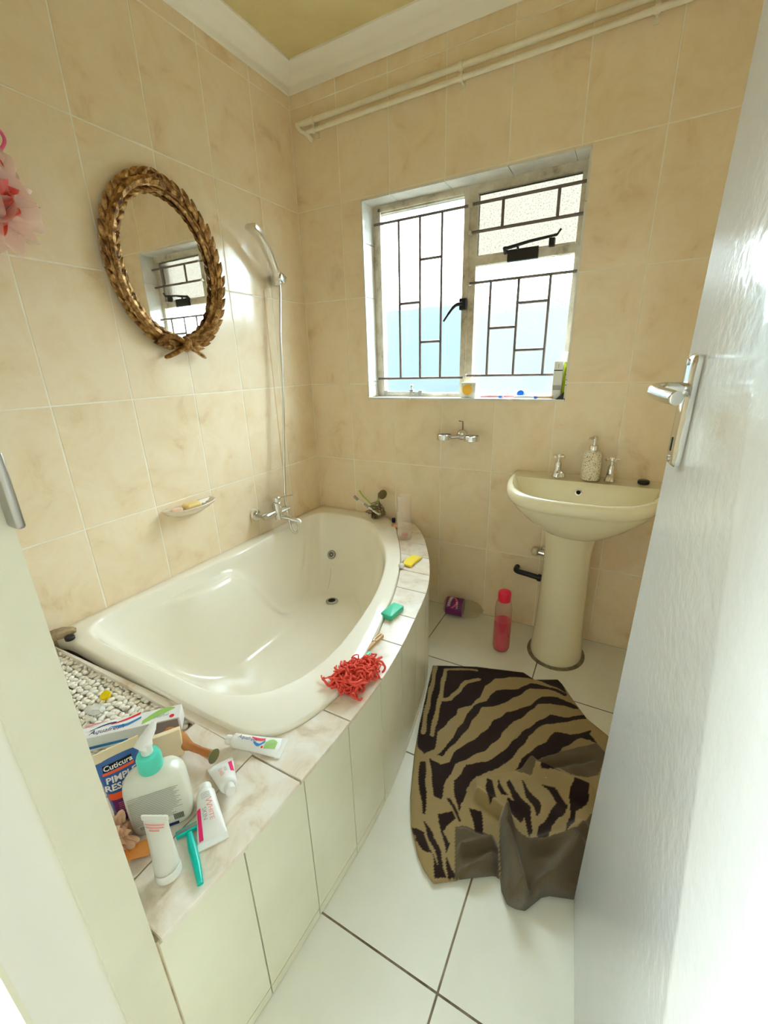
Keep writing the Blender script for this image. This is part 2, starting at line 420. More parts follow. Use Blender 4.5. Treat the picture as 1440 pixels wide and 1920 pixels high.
# --- bathroom door, swung open on the right, hanging slightly out of plumb
DL = 0.70
hx, hy = 1.5735, -1.149
dang = math.atan2(0.1046, -0.9945)      # direction from the free edge to the hinge
dr = thing('door_1', 'white gloss painted door standing open on the right', 'door', (hx, hy, 0.0), kind='structure')
lean = Matrix(((1, 0, 0.0135, 0), (0, 1, 0, 0), (0, 0, 1, 0), (0, 0, 0, 1)))
Dm = frame_m((0, 0, 0), (0.1046, -0.9945, 0), (0, 0, 1))   # local x: towards hinge, y: up, z: outwards (room left side)
def dpart(mb, name, mtl, parent=dr, smooth=None): mb.xf(lean @ Dm); return mb.build(name, mtl, parent, smooth)
mb = MB(); R = [rrect(DL - 2*e, 2.02 - 2*e, 0.012, 4, z, DL/2, 1.013) for e, z in ((0.004, -0.04), (0.0, -0.036), (0.0, -0.004), (0.0012, -0.0012), (0.004, 0.0))]
mb.loft(R); dpart(mb, 'leaf', 'door_paint', smooth=40)

# ================================================================ WINDOW
wn = MB()
Y0, Y1 = 0.095, 0.128
def fr(mb, x0, x1, z0, z1, y0=Y0, y1=Y1): mb.box(x0, x1, y0, y1, z0, z1)
fr(wn, 0.366, 0.405, 1.106, 1.960); fr(wn, 1.272, 1.299, 1.106, 1.960); fr(wn, 0.405, 1.272, 1.926, 1.960); fr(wn, 0.405, 1.272, 1.106, 1.124)
wn.box(0.398, 0.410, Y0 - 0.010, Y0, 1.112, 1.945); wn.box(0.398, 0.815, Y0 - 0.010, Y0, 1.932, 1.945)
w1 = wn.build('window_1', 'win_paint')
tag(w1, 'steel framed frosted window with burglar bars', 'window', kind='structure')
mb = MB(); fr(mb, 0.814, 0.874, 1.124, 1.926); mb.box(0.836, 0.842, Y0 - 0.008, Y0, 1.124, 1.926); mb.build('mullion', 'win_paint', w1)
mb = MB(); fr(mb, 0.874, 1.272, 1.660, 1.696); mb.box(0.874, 1.272, Y0 - 0.008, Y0, 1.690, 1.696); mb.build('transom', 'win_paint', w1)
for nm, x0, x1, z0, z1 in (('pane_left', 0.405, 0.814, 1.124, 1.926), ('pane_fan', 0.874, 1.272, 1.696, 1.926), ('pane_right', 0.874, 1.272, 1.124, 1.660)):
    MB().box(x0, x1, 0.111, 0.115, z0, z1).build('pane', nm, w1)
BY = 0.072; BR = 0.0060
def bar(x0, z0, x1, z1, r=BR): MB().tube([(x0, BY, z0), (x1, BY, z1)], r, 8).build('burglar_bar', 'bar_paint', w1, 60)
bar(0.385, 1.881, 0.838, 1.881); bar(0.385, 1.196, 0.838, 1.197)
for x in (0.513, 0.619, 0.724): bar(x, 1.196, x, 1.881)
bar(0.513, 1.537, 0.619, 1.537); bar(0.619, 1.711, 0.724, 1.711); bar(0.619, 1.362, 0.724, 1.362)
bar(0.850, 1.590, 1.299, 1.590); bar(0.850, 1.204, 1.299, 1.204)
for x in (0.951, 1.069, 1.194): bar(x, 1.204, x, 1.590)
bar(0.951, 1.403, 1.069, 1.403); bar(1.069, 1.495, 1.194, 1.495); bar(1.069, 1.308, 1.194, 1.308)
bar(0.860, 1.884, 1.299, 1.884); bar(0.860, 1.782, 1.299, 1.782)
for x in (0.986, 1.198): bar(x, 1.782, x, 1.884)
for z in (1.884, 1.782, 1.590, 1.204):
    MB().tube([(0.852, BY + 0.02, z), (0.850, BY - 0.006, z)], 0.008, 8).build('bar_lug', 'win_paint', w1, 60)
# casement fastener, fanlight stay, lower stay
mb = MB(); mb.box(0.812, 0.842, 0.070, 0.094, 1.488, 1.534); mb.tube(catmull([(0.828, 0.066, 1.512), (0.800, 0.060, 1.508), (0.776, 0.056, 1.486), (0.744, 0.054, 1.444)], 5), [0.009, 0.009, 0.008, 0.008, 0.008, 0.007, 0.007, 0.007, 0.007, 0.006, 0.006, 0.006, 0.005, 0.005, 0.005, 0.004], 8)
mb.build('casement_handle', 'iron', w1, 50)
mb = MB(); mb.box(1.012, 1.135, 0.080, 0.095, 1.656, 1.699); mb.tube([(1.004, 0.070, 1.703), (1.10, 0.066, 1.716), (1.205, 0.064, 1.724), (1.218, 0.064, 1.742)], [0.007, 0.006, 0.005, 0.004], 8)
mb.tube([(1.055, 0.075, 1.694), (1.055, 0.068, 1.710)], 0.005, 8); mb.box(1.175, 1.196, 0.070, 0.095, 1.690, 1.718); mb.tube([(1.004, 0.085, 1.690), (1.004, 0.066, 1.706)], 0.009, 8)
mb.build('fanlight_stay', 'iron', w1, 50)
mb = MB(); mb.tube([(0.415, 0.080, 1.128), (0.620, 0.080, 1.128)], 0.004, 8); mb.box(0.560, 0.578, 0.074, 0.092, 1.118, 1.142); mb.tube([(0.569, 0.080, 1.138), (0.569, 0.080, 1.152)], 0.004, 8)
mb.lathe([(0.001, 0), (0.007, 0.002), (0.0085, 0.008), (0.007, 0.014), (0.001, 0.016)], 10, 0.569, 0.080); mb.v[-50:] = [(x, y, z + 1.150) for x, y, z in mb.v[-50:]]
mb.box(0.413, 0.435, 0.072, 0.092, 1.118, 1.136); mb.box(0.608, 0.628, 0.072, 0.092, 1.116, 1.138)
mb.build('casement_stay', 'steel_dull', w1, 50)

# ================================================================ BATH
RIM = 0.476; LZ = 0.462
OUT = catmull([(0.0, -0.0), (0.20, -0.0), (0.42, -0.008), (0.54, -0.10), (0.642, -0.245), (0.760, -0.455), (0.850, -0.675), (0.905, -0.862), (0.942, -1.00), (0.970, -1.16), (0.968, -1.28), (0.935, -1.385), (0.870, -1.440), (0.72, -1.452), (0.40, -1.447), (0.10, -1.440), (0.0, -1.436), (0.0, -1.2), (0.0, -0.8), (0.0, -0.3)], 8, True)
INN = catmull([(0.060, -0.20), (0.10, -0.125), (0.20, -0.100), (0.33, -0.105), (0.45, -0.170), (0.565, -0.290), (0.675, -0.440), (0.755, -0.600), (0.815, -0.780), (0.852, -0.960), (0.868, -1.120), (0.850, -1.240), (0.795, -1.335), (0.690, -1.385), (0.50, -1.392), (0.30, -1.396), (0.17, -1.394), (0.090, -1.370), (0.055, -1.310), (0.052, -1.15), (0.068, -0.90), (0.084, -0.70), (0.074, -0.50), (0.064, -0.34)], 8, True)
CX, CY = 0.42, -0.78
def polar(poly, a):
    dx, dy = math.cos(a), math.sin(a); best = 0
    for (x0, y0, *_), (x1, y1, *_) in zip(poly, poly[1:] + poly[:1]):
        ex, ey = x1 - x0, y1 - y0; den = dx*ey - dy*ex
        if abs(den) < 1e-12: continue
        t = ((x0 - CX)*ey - (y0 - CY)*ex)/den; u = ((x0 - CX)*dy - (y0 - CY)*dx)/den
        if t > 0 and -1e-6 <= u <= 1 + 1e-6: best = max(best, t)
    return best
OUT = [(x, y, 0) for x, y in [(max(p[0], 0.0015), min(p[1], -0.0015)) for p in [(q[0], q[1]) for q in OUT]]] if len(OUT[0]) == 2 else [(max(p[0], 0.0015), min(p[1], -0.0015), 0) for p in OUT]
NA = 168; ang = [2*PI*i/NA for i in range(NA)]
RO = [polar(OUT, a) for a in ang]; RI = [polar([(p[0], p[1], 0) for p in INN], a) for a in ang]
DEP = 0.385
def tubz(x, y, s, a):
    near = sstep(0.3, 1.0, -math.sin(a))             # sloping backrest at the near end
    w = 0.30 + 0.30*near
    u = min(1.0, s/w); f = 1 - (1 - u)**(2.3 - 0.5*near)
    z = RIM - 0.006 - (DEP - 0.012)*f - 0.012*s*u
    # moulded arm rest on the wall side: its near face drops to the back rest
    q = -0.65*x + 0.75*y
    b = sstep(-1.00, -0.86, q)*(1 - sstep(-0.86, -0.55, y))*(1 - sstep(0.13, 0.27, x))
    if b > 0: z = z + (max(z, 0.425) - z)*b
    return z
rings = []
for i, (kind, val, z) in enumerate([('o', 0.0, LZ - 0.03), ('o', 0.0, RIM - 0.006), ('o', 0.0018, RIM - 0.0018), ('o', 0.006, RIM), ('m', 0.5, RIM + 0.001), ('i', 0.012, RIM + 0.001), ('i', 0.005, RIM - 0.0005), ('i', 0.0, RIM - 0.006)]):
    ring = []
    for a, ro, ri in zip(ang, RO, RI):
        r = ro - val if kind == 'o' else (ri + val if kind == 'i' else (ro*val + ri*(1 - val)))
        ring.append((CX + r*math.cos(a), CY + r*math.sin(a), z))
    rings.append(ring)
SS = [0.012, 0.03, 0.05, 0.075, 0.10, 0.13, 0.16, 0.19, 0.22, 0.25, 0.28, 0.31, 0.34, 0.38, 0.42, 0.46, 0.50, 0.54, 0.58, 0.62, 0.68, 0.75, 0.82, 0.90, 0.97]
for s in SS:
    ring = []
    for a, ri in zip(ang, RI):
        r = ri*(1 - s); x, y = CX + r*math.cos(a), CY + r*math.sin(a)
        ring.append((x, y, tubz(x, y, s, a)))
    rings.append(ring)
bt = thing('bathtub', 'ivory corner bathtub with a moulded arm rest', 'bathtub', (0.42, -0.78, 0.0))
B0 = Matrix.Translation((-0.42, 0.78, 0))
mb = MB().loft(rings, cap0=False, cap1=True); mb.xf(B0); mb.build('shell', 'tub', bt, 60)
def tub_point(x, y):
    a = math.atan2(y - CY, x - CX); ri = polar([(p[0], p[1], 0) for p in INN], a)
    return tubz(x, y, 1 - math.hypot(x - CX, y - CY)/ri, a)
# overflow rose on the far slope and the waste in the floor
def rosette(name, px, py, pz, nrm, r, slots):
    o = MB(); o.lathe([(r, 0.0), (r, 0.003), (r*0.9, 0.006), (r*0.62, 0.0065), (r*0.58, 0.004), (0.001, 0.004)], 24, cap0=True, cap1=True)
    q = Vector((0, 0, 1)).rotation_difference(Vector(nrm)).to_matrix().to_4x4(); mtx = Matrix.Translation((px - 0.42, py + 0.78, pz)) @ q
    o.xf(mtx); ob = o.build(name, 'steel_dull', bt, 45)
    for k in range(slots):
        h = MB(); a = 2*PI*k/slots
        h.lathe([(r*0.15, 0.0041), (r*0.15, 0.0048), (r*0.01, 0.0048)], 8, r*0.36*math.cos(a), r*0.36*math.sin(a)); h.xf(mtx); h.build('slot', 'dark', ob)
    if not slots:
        h = MB(); h.lathe([(r*0.62, 0.0041), (r*0.6, 0.0055), (0.001, 0.0055)], 20); h.xf(mtx); h.build('drain_hole', 'dark', ob)
    return ob
# positions of the two fittings on the tub surface
pO, nO = Vector((0.178, -0.172, tub_point(0.178, -0.172))), Vector((0.1, -0.86, 0.5)).normalized()
rosette('overflow_rose', pO.x, pO.y, pO.z + 0.004, nO, 0.026, 6)
pD = Vector((0.310, -0.375, tub_point(0.310, -0.375)))
rosette('waste_fitting', pD.x, pD.y, pD.z + 0.001, (0, 0, 1), 0.032, 0)

# ================================================================ TILED BATH SURROUND (ledge, front panel, pebble trough)
EDGE = catmull([(0.600, -0.0025), (0.720, -0.140), (0.822, -0.310), (0.905, -0.480), (0.962, -0.640), (0.998, -0.815), (1.026, -0.985), (1.042, -1.140), (1.043, -1.300), (1.036, -1.470), (1.029, -1.620), (1.012, -1.778)], 10)
EDGE = [(p[0], p[1]) for p in EDGE]
def arc_at(y):
    for (x0, y0), (x1, y1) in zip(EDGE, EDGE[1:]):
        if y1 <= y <= y0: t = (y - y0)/(y1 - y0); return x0 + (x1 - x0)*t
    return EDGE[-1][0]
def inner_at(y):     # outer edge of the tub at depth y, on the right-hand side
    best = 0.0
    for (x0, y0, *_), (x1, y1, *_) in zip(OUT, OUT[1:] + OUT[:1]):
        if min(y0, y1) <= y <= max(y0, y1) and abs(y1 - y0) > 1e-9:
            best = max(best, x0 + (x1 - x0)*(y - y0)/(y1 - y0))
    return best
su = thing('bath_surround', 'tiled bath surround with a curved ivory front panel and worn ledge', 'bath surround', (1.0, -1.0, 0.0))
S0 = Matrix.Translation((-1.0, 1.0, 0))
# core: masonry under ledge and panel
core = MB()
ring_t = [(x - 0.006, y, LZ - 0.012) for x, y in EDGE]; ring_b = [(x - 0.006, y, 0.001) for x, y in EDGE]
inn_t = [(max(inner_at(y) - 0.02, 0.45) if y > -1.46 else 0.70, y, LZ - 0.012) for x, y in EDGE]
inn_b = [(x, y, 0.001) for x, y, z in inn_t]
core.loft([ring_b, ring_t, inn_t, inn_b], closed=False, cap0=False, cap1=False)
core.box(0.0025, 0.72, -1.778, -1.462, 0.001, 0.425)      # trough floor
core.xf(S0); core.build('core', 'grout_dirty', su)
def ledge_tile(y0, y1, n=6, inner=None, x_out=0.003):
    top = []; bot = []
    ys = [y0 + (y1 - y0)*i/n for i in range(n + 1)]
    A = [(arc_at(y) + x_out, y) for y in ys]; Bq = [((inner(y) if inner else inner_at(y) + 0.003), y) for y in reversed(ys)]
    P = A + Bq; c = (sum(p[0] for p in P)/len(P), sum(p[1] for p in P)/len(P))
    shr = lambda p, e: (p[0] + (c[0] - p[0])*e, p[1] + (c[1] - p[1])*e)
    mb = MB(); mb.loft([[(*p, LZ - 0.011) for p in P], [(*p, LZ - 0.0012) for p in P], [(*shr(p, 0.012), LZ) for p in P]][::1])
    mb.f = [tuple(reversed(f)) for f in mb.f]
    mb.xf(S0); mb.build('ledge_tile', 'ledge_tile', su)
yl = [-0.03, -0.13, -0.265, -0.395, -0.535, -0.672, -0.838, -0.986, -1.140, -1.298, -1.475]
for a, b in zip(yl, yl[1:]): ledge_tile(a - 0.0018, b + 0.0018)
ledge_tile(-1.4775, -1.772, inner=lambda y: 0.905)
def flat_piece(x0, x1, y0, y1, z0, z1, name='ledge_tile', m='ledge_tile'):
    mb = MB(); mb.box(x0, x1, y0, y1, z0, z1); mb.xf(S0); mb.build(name, m, su)
flat_piece(0.715, 0.902, -1.772, -1.462, LZ - 0.02, LZ - 0.001)
# front panel tiles: upper row and the narrow plinth row
yp = [-0.0025, -0.10, -0.235, -0.375, -0.520, -0.668, -0.822, -0.980, -1.143, -1.303, -1.463, -1.622, -1.777]
def panel_tile(y0, y1, z0, z1, n=5):
    ys = [y0 + (y1 - y0)*i/n for i in range(n + 1)]
    mb = MB(); O = [(arc_at(y), y) for y in ys]; I = [(arc_at(y) - 0.008, y) for y in ys]
    mb.loft([[(*p, z0) for p in I], [(*p, z0) for p in O], [(*p, z1) for p in O], [(*p, z1) for p in I]], closed=False, cap0=False, cap1=False)
    mb.add([(*I[0], z0), (*O[0], z0), (*O[0], z1), (*I[0], z1)], [(0, 1, 2, 3)]); mb.add([(*I[-1], z0), (*O[-1], z0), (*O[-1], z1), (*I[-1], z1)], [(3, 2, 1, 0)])
    mb.xf(S0); mb.build('panel_tile', 'panel_tile', su, 30)
for a, b in zip(yp, yp[1:]):
    panel_tile(a - 0.0016, b + 0.0016, 0.031, LZ - 0.0145); panel_tile(a - 0.0016, b + 0.0016, 0.002, 0.0275)

# ================================================================ BASIN ON PEDESTAL
bs = thing('washbasin', 'cream ceramic washbasin standing on a full pedestal', 'washbasin', (1.42, -0.001, 0.0))
BZ = 0.795
def bring(k, z, cy=0.0, ky=1.0, back=0.0):
    # D-shaped plan: straight at the wall, full curve at the front (k scales the half width)
    P = []; n = 40
    hw, dp = 0.297*k, 0.435*ky
    for i in range(n + 1):
        a = PI*i/n
        e = 0.62
        c, s = math.cos(a), math.sin(a)
        P.append((hw*math.copysign(abs(c)**e, c), -back - (dp - back)*abs(s)**0.78 + cy, z))
    return P
def bowl(k, z, yb, yf, kk=0.75, hwb=None):
    P = []; n = 40; hw = 0.297*k
    cy, ry = (yb + yf)/2, (yb - yf)/2
    for i in range(n + 1):
        a = PI*i/n; c, s = math.cos(a), math.sin(a)
        P.append((hw*math.copysign(abs(c)**0.85, c), yf + (yb - yf)*(1 - abs(s)**kk), z))
    return P
mb = MB()
outer = [bring(0.36, 0.600, ky=0.62, back=0.03), bring(0.50, 0.625, ky=0.74, back=0.015), bring(0.70, 0.665, ky=0.85, back=0.004), bring(0.88, 0.710, ky=0.925, back=0.0), bring(0.945, 0.735, ky=0.955), bring(0.955, 0.742, ky=0.962), bring(0.985, 0.748, ky=0.985), bring(1.0, 0.760, ky=1.0), bring(1.0, 0.775, ky=1.0), bring(0.985, 0.788, ky=0.992), bring(0.955, 0.795, ky=0.972), bring(0.925, 0.795, ky=0.950)]
inner = [bowl(0.90, 0.791, -0.105, -0.408), bowl(0.875, 0.780, -0.112, -0.398), bowl(0.84, 0.755, -0.120, -0.385), bowl(0.74, 0.715, -0.130, -0.350), bowl(0.55, 0.675, -0.150, -0.300), bowl(0.30, 0.655, -0.180, -0.260), bowl(0.05, 0.650, -0.21, -0.23)]
mb.loft(outer + inner, closed=True, cap0=True, cap1=True)
mb.build('bowl', 'basin', bs, 55)
mb = MB()
PX, PY = -0.022, -0.158
prof = [(0.108, 0.004), (0.110, 0.02), (0.106, 0.06), (0.099, 0.15), (0.094, 0.30), (0.091, 0.42), (0.092, 0.52), (0.100, 0.58), (0.108, 0.635)]
mb.lathe(prof, 32, PX, PY, 1.0, 1.12); mb.build('pedestal', 'basin', bs, 60)
mb = MB(); mb.lathe([(0.123, 0.0008), (0.122, 0.004), (0.110, 0.006)], 32, PX, PY, 1.0, 1.12, cap0=True); mb.build('sealant_ring', 'silicone', bs, 50)
mb = MB(); mb.lathe([(0.013, 0), (0.013, 0.003), (0.0085, 0.004), (0.0085, 0.001)], 18); mb.xf(Matrix.Translation((-0.012, -0.1235, 0.752)) @ Matrix.Rotation(math.radians(76), 4, 'X')); mb.build('overflow_ring', 'chrome', bs, 50)
mb = MB(); mb.lathe([(0.0085, 0), (0.001, 0.001)], 14); mb.xf(Matrix.Translation((-0.012, -0.1250, 0.7525)) @ Matrix.Rotation(math.radians(76), 4, 'X')); mb.build('overflow_hole', 'dark', bs)
mb = MB(); mb.lathe([(0.022, 0), (0.020, 0.003), (0.001, 0.002)], 18, -0.01, -0.22); mb.xf(Matrix.Translation((0, 0, 0.652))); mb.build('waste_fitting', 'chrome', bs, 50)

def pillar_tap(loc, rz, label):
    t = thing('pillar_tap', label, 'tap', loc, (0, 0, rz), 'pillar taps on the basin')
    mb = MB(); mb.lathe([(0.021, 0), (0.021, 0.004), (0.017, 0.012), (0.0155, 0.030), (0.0125, 0.036), (0.0135, 0.048), (0.0125, 0.060), (0.009, 0.066)], 18)
    mb.build('body', 'chrome', t, 40)
    mb = MB(); mb.tube(catmull([(0, -0.004, 0.020), (0, -0.030, 0.026), (0, -0.050, 0.022), (0, -0.058, 0.010)], 5), 0.0095, 12); mb.build('spout', 'chrome', t, 40)
    mb = MB(); mb.lathe([(0.005, 0.064), (0.005, 0.080), (0.010, 0.084), (0.011, 0.092), (0.008, 0.097), (0.001, 0.098)], 14)
    for k in range(4):
        a = k*PI/2 + 0.6; mb.tube([(0, 0, 0.088), (0.017*math.cos(a), 0.017*math.sin(a), 0.0885), (0.026*math.cos(a), 0.026*math.sin(a), 0.088)], [0.0045, 0.0040, 0.0060], 8)
    mb.build('cross_handle', 'chrome', t, 40)
    return t
pillar_tap((1.313, -0.062, 0.7945), 0.5, 'chrome pillar tap left of the speckled soap dispenser')
pillar_tap((1.512, -0.058, 0.7945), -0.1, 'chrome pillar tap right of the speckled soap dispenser')

# ================================================================ MIRROR
M['gold'] = noise_mat('antique_gold_leaf', [(0.30, (0.05, 0.020, 0.007)), (0.48, (0.30, 0.14, 0.04)), (0.70, (0.74, 0.47, 0.18))], scale=34, detail=6, rough=0.34, metal=0.65, rnd=True, bump=0.2, bscale=120)
M['mirror'] = mat('mirror_silver', (0.93, 0.93, 0.92), 0.015, 1.0)
mr = thing('wall_mirror', 'oval mirror in an antique gold laurel frame hung above the bath', 'mirror', (0.0, -0.790, 1.615))
A1, B1 = 0.180, 0.228       # glass half axes
def ell(a, k=1.0, e=0.0, x=0.0): return (x, (A1*k + e)*math.cos(a), (B1*k + e)*math.sin(a))
mb = MB(); n = 64
mb.loft([[ell(2*PI*i/n, 1, 0.012, 0.004) for i in range(n)], [ell(2*PI*i/n, 1, 0.012, 0.012) for i in range(n)]]); mb.build('mirror_glass', 'mirror', mr, 40)
mb = MB(); sec = [(0.046, 0.002), (0.050, 0.012), (0.044, 0.024), (0.030, 0.031), (0.016, 0.028), (0.006, 0.018), (0.004, 0.010), (0.010, 0.002)]
R = [[(x, (A1 + e)*math.cos(2*PI*i/n), (B1 + e)*math.sin(2*PI*i/n)) for e, x in sec] for i in range(n)]
mb.loft(R + [R[0]], cap0=False, cap1=False); mb.build('frame_moulding', 'gold', mr, 60)
# one laurel leaf, lying along +y, tip lifted
lf = []
for t in (0.0, 0.25, 0.5, 0.75, 1.0):
    w = 0.0125*math.sin(PI*min(1, 0.18 + t*0.82))**0.8*(1 if t < 1 else 0.05); h = 0.004 + 0.004*math.sin(PI*t) + 0.006*t*t
    lf.append([(h, 0.052*t, -w), (h + 0.004, 0.052*t, 0.0), (h, 0.052*t, w), (h - 0.005, 0.052*t, 0.0)])
lm = MB().loft(lf); lme = bpy.data.meshes.new('leaf'); lme.from_pydata(lm.v, [], lm.f); lme.materials.append(M['gold']); finish(lme, 30)
rl = random.Random(3)
def leaf(a, side, off, lift, tilt, sc):
    # side: +1 winds counter-clockwise, -1 clockwise (both from the bow at the bottom)
    p = Vector(((0.018 + lift), (A1 + off)*math.cos(a), (B1 + off)*math.sin(a)))
    t = Vector((0, -(A1 + off)*math.sin(a), (B1 + off)*math.cos(a))).normalized()*side
    o = Vector((1, 0, 0)); c = o.cross(t)
    t2 = (t + c*tilt*side).normalized(); c2 = o.cross(t2)
    m = Matrix(((o.x, t2.x, c2.x, p.x), (o.y, t2.y, c2.y, p.y), (o.z, t2.z, c2.z, p.z), (0, 0, 0, 1))) @ Matrix.Scale(sc, 4)
    ob = link('leaf', lme, mr); ob.matrix_local = m
for side in (1, -1):
    K = 19
    for k in range(K):
        a = -PI/2 + side*(0.13 + k/K*(PI - 0.16))
        leaf(a, side, 0.026, 0.010 + 0.002*(k % 2), rl.uniform(-0.06, 0.06), 1.0)
        leaf(a + side*0.05, side, 0.040, -0.002, -0.36 + rl.uniform(-.10, .10), 1.0)
        leaf(a + side*0.02, side, 0.011, 0.0, 0.34 + rl.uniform(-.08, .08), 0.85)
# ribbon bow
bw = MB()
for s in (1, -1):
    bw.tube(catmull([(0.036, 0, -B1 - 0.026), (0.044, s*0.030, -B1 - 0.012), (0.038, s*0.060, -B1 - 0.012), (0.028, s*0.072, -B1 - 0.024)], 4), [0.006, 0.009, 0.012, 0.013, 0.014, 0.014, 0.013, 0.013, 0.012, 0.011, 0.010, 0.008, 0.006], 8, flat=0.55)
    bw.tube(catmull([(0.036, 0, -B1 - 0.028), (0.040, s*0.022, -B1 - 0.044), (0.034, s*0.045, -B1 - 0.056), (0.022, s*0.060, -B1 - 0.062)], 4), [0.006, 0.008, 0.010, 0.011, 0.012, 0.012, 0.012, 0.012, 0.011, 0.011, 0.010, 0.009, 0.006], 8, flat=0.5)
bw.v = [(x, y*1.45, -B1 - 0.026 + (z + B1 + 0.026)*1.35) for x, y, z in bw.v]
bw.build('ribbon_bow', 'gold', mr, 50)
mb = MB(); mb.tube([(0.034, 0, -B1 - 0.006), (0.048, 0, -B1 - 0.020), (0.044, 0, -B1 - 0.040), (0.030, 0, -B1 - 0.050)], [0.010, 0.016, 0.016, 0.009], 10); mb.build('ribbon_knot', 'gold', mr, 50)

# ================================================================ BATH MIXER, HOSE, HAND SHOWER
mx = thing('bath_mixer', 'chrome bath mixer tap on the wall with a lever on top', 'tap', (0.0, -0.46, 0.585))
def xlathe(mb, prof, y, z, n=20): mb2 = MB().lathe(prof, n); mb2.xf(Matrix.Translation((0, y, z)) @ Matrix.Rotation(PI/2, 4, 'Y')); mb.add(mb2.v, mb2.f)
for y, nm in ((-0.075, 0), (0.075, 1)):
    mb = MB(); xlathe(mb, [(0.029, 0.001), (0.030, 0.006), (0.026, 0.016), (0.016, 0.020), (0.010, 0.021)], y, 0.0); mb.build('wall_flange', 'chrome', mx, 40)
    mb = MB(); mb.tube([(0.018, y, 0), (0.040, y*0.96, -0.003), (0.058, y*0.9, -0.006)], [0.010, 0.009, 0.013], 12); mb.build('inlet_union', 'steel_dull', mx, 40)
mb = MB(); mb.tube([(0.062, -0.080, -0.006), (0.066, -0.055, -0.006), (0.068, 0.0, -0.004), (0.066, 0.055, -0.006), (0.062, 0.080, -0.006)], [0.014, 0.017, 0.017, 0.017, 0.014], 16); mb.build('crossbar', 'chrome', mx, 50)
mb = MB(); mb.lathe([(0.018, -0.040), (0.020, -0.036), (0.020, 0.046), (0.017, 0.049)], 24, 0.074, 0.012); mb.build('body', 'chrome', mx, 40)
mb = MB(); mb.lathe([(0.018, 0.051), (0.019, 0.054), (0.019, 0.074), (0.015, 0.078)], 24, 0.074, 0.012); hd = mb.build('handle', 'chrome', mx, 40)
mb = MB(); mb.tube([(0.076, 0.012, 0.072), (0.100, 0.045, 0.0735), (0.122, 0.078, 0.074)], [0.007, 0.0085, 0.006], 10, flat=0.35); mb.build('lever', 'chrome', hd, 40)
mb = MB(); mb.tube([(0.080, 0.014, -0.026), (0.120, 0.030, -0.034), (0.175, 0.050, -0.046), (0.182, 0.052, -0.056)], [0.013, 0.013, 0.012, 0.010], 14, flat=0.75); mb.build('spout', 'chrome', mx, 45)
mb = MB(); mb.tube([(0.080, 0.022, 0.000), (0.104, 0.050, 0.008), (0.112, 0.060, 0.010)], [0.008, 0.010, 0.009], 12); mb.build('diverter_knob', 'chrome', mx, 45)

sh = thing('hand_shower', 'chrome flat hand shower in its wall bracket', 'hand shower', (0.0, -0.245, 1.648))
mb = MB(); rb = MB(); rbox(rb, 0.034, 0.046, 0.040, 0.004, 0.002); rb.xf(Matrix.Translation((0.018, 0.016, -0.020))); mb.add(rb.v, rb.f)
mb.tube([(0.030, 0.010, 0.0), (0.055, -0.008, 0.002)], 0.009, 10); mb.build('wall_bracket', 'chrome', sh, 40)
mb = MB(); rb = MB(); rbox(rb, 0.044, 0.040, 0.034, 0.005, 0.003); rb.xf(Matrix.Translation((0.066, -0.018, -0.014)) @ Matrix.Rotation(-0.5, 4, 'X')); mb.add(rb.v, rb.f); mb.build('clip', 'chrome', sh, 40)
HS = [(0.062, -0.012, -0.022), (0.066, -0.030, 0.020), (0.072, -0.070, 0.080), (0.080, -0.110, 0.125), (0.088, -0.150, 0.150), (0.092, -0.190, 0.163)]
WD = [0.012, 0.016, 0.020, 0.023, 0.026, 0.027]; rg = []
for i, (p, w) in enumerate(zip(HS, WD)):
    t = (Vector(HS[min(i+1, 5)]) - Vector(HS[max(i-1, 0)])).normalized(); a = Vector((1, 0, 0)); a = (a - t*a.dot(t)).normalized(); b = a.cross(t)
    hgt = 0.010 if i < 4 else 0.012
    rg.append([tuple(Vector(p) + a*sx*w + b*sy*hgt) for sx, sy in ((1, .6), (.7, 1), (-.7, 1), (-1, .6), (-1, -.6), (-.7, -1), (.7, -1), (1, -.6))])
mb = MB().loft(rg); mb.build('handset', 'chrome', sh, 35)
hp = MB(); hp.tube(catmull([(0.062, -0.255, 1.630), (0.061, -0.262, 1.56), (0.060, -0.284, 1.40), (0.060, -0.300, 1.20), (0.062, -0.335, 0.95), (0.066, -0.365, 0.76), (0.072, -0.385, 0.62), (0.092, -0.393, 0.52), (0.100, -0.392, 0.475), (0.099, -0.372, 0.446), (0.099, -0.347, 0.448), (0.099, -0.340, 0.480), (0.094, -0.366, 0.530), (0.080, -0.425, 0.560)], 8), 0.0062, 10)
hs = hp.build('shower_hose', 'chrome', sh, 60); hs.matrix_parent_inverse = Matrix.Translation((0.0, 0.245, -1.648))
# rust streak hanging below the bracket

# ================================================================ WALL SOAP DISH
M['dish'] = mat('beige_ceramic_dish', (0.72, 0.62, 0.50), 0.2)
M['soap_yellow'] = mat('yellow_soap', (0.82, 0.62, 0.25), 0.5, sss=0.1)
M['soap_peach'] = mat('peach_soap', (0.85, 0.60, 0.42), 0.5)
sd = thing('soap_dish', 'beige ceramic soap dish fixed to the tiled wall', 'soap dish', (0.0, -0.885, 0.737))
def half(r, dp, z, n=24, x0=0.002): return [(x0 + dp*max(0.0, math.sin(PI*i/n))**0.75, -r*math.cos(PI*i/n), z) for i in range(n + 1)]
mb = MB().loft([half(0.060, 0.030, -0.030), half(0.095, 0.055, -0.014), half(0.112, 0.078, 0.002), half(0.115, 0.084, 0.010), half(0.112, 0.082, 0.013), half(0.104, 0.068, 0.011, x0=0.009), half(0.096, 0.058, 0.003, x0=0.012), half(0.070, 0.038, -0.004, x0=0.016)])
mb.build('dish_body', 'dish', sd, 50)
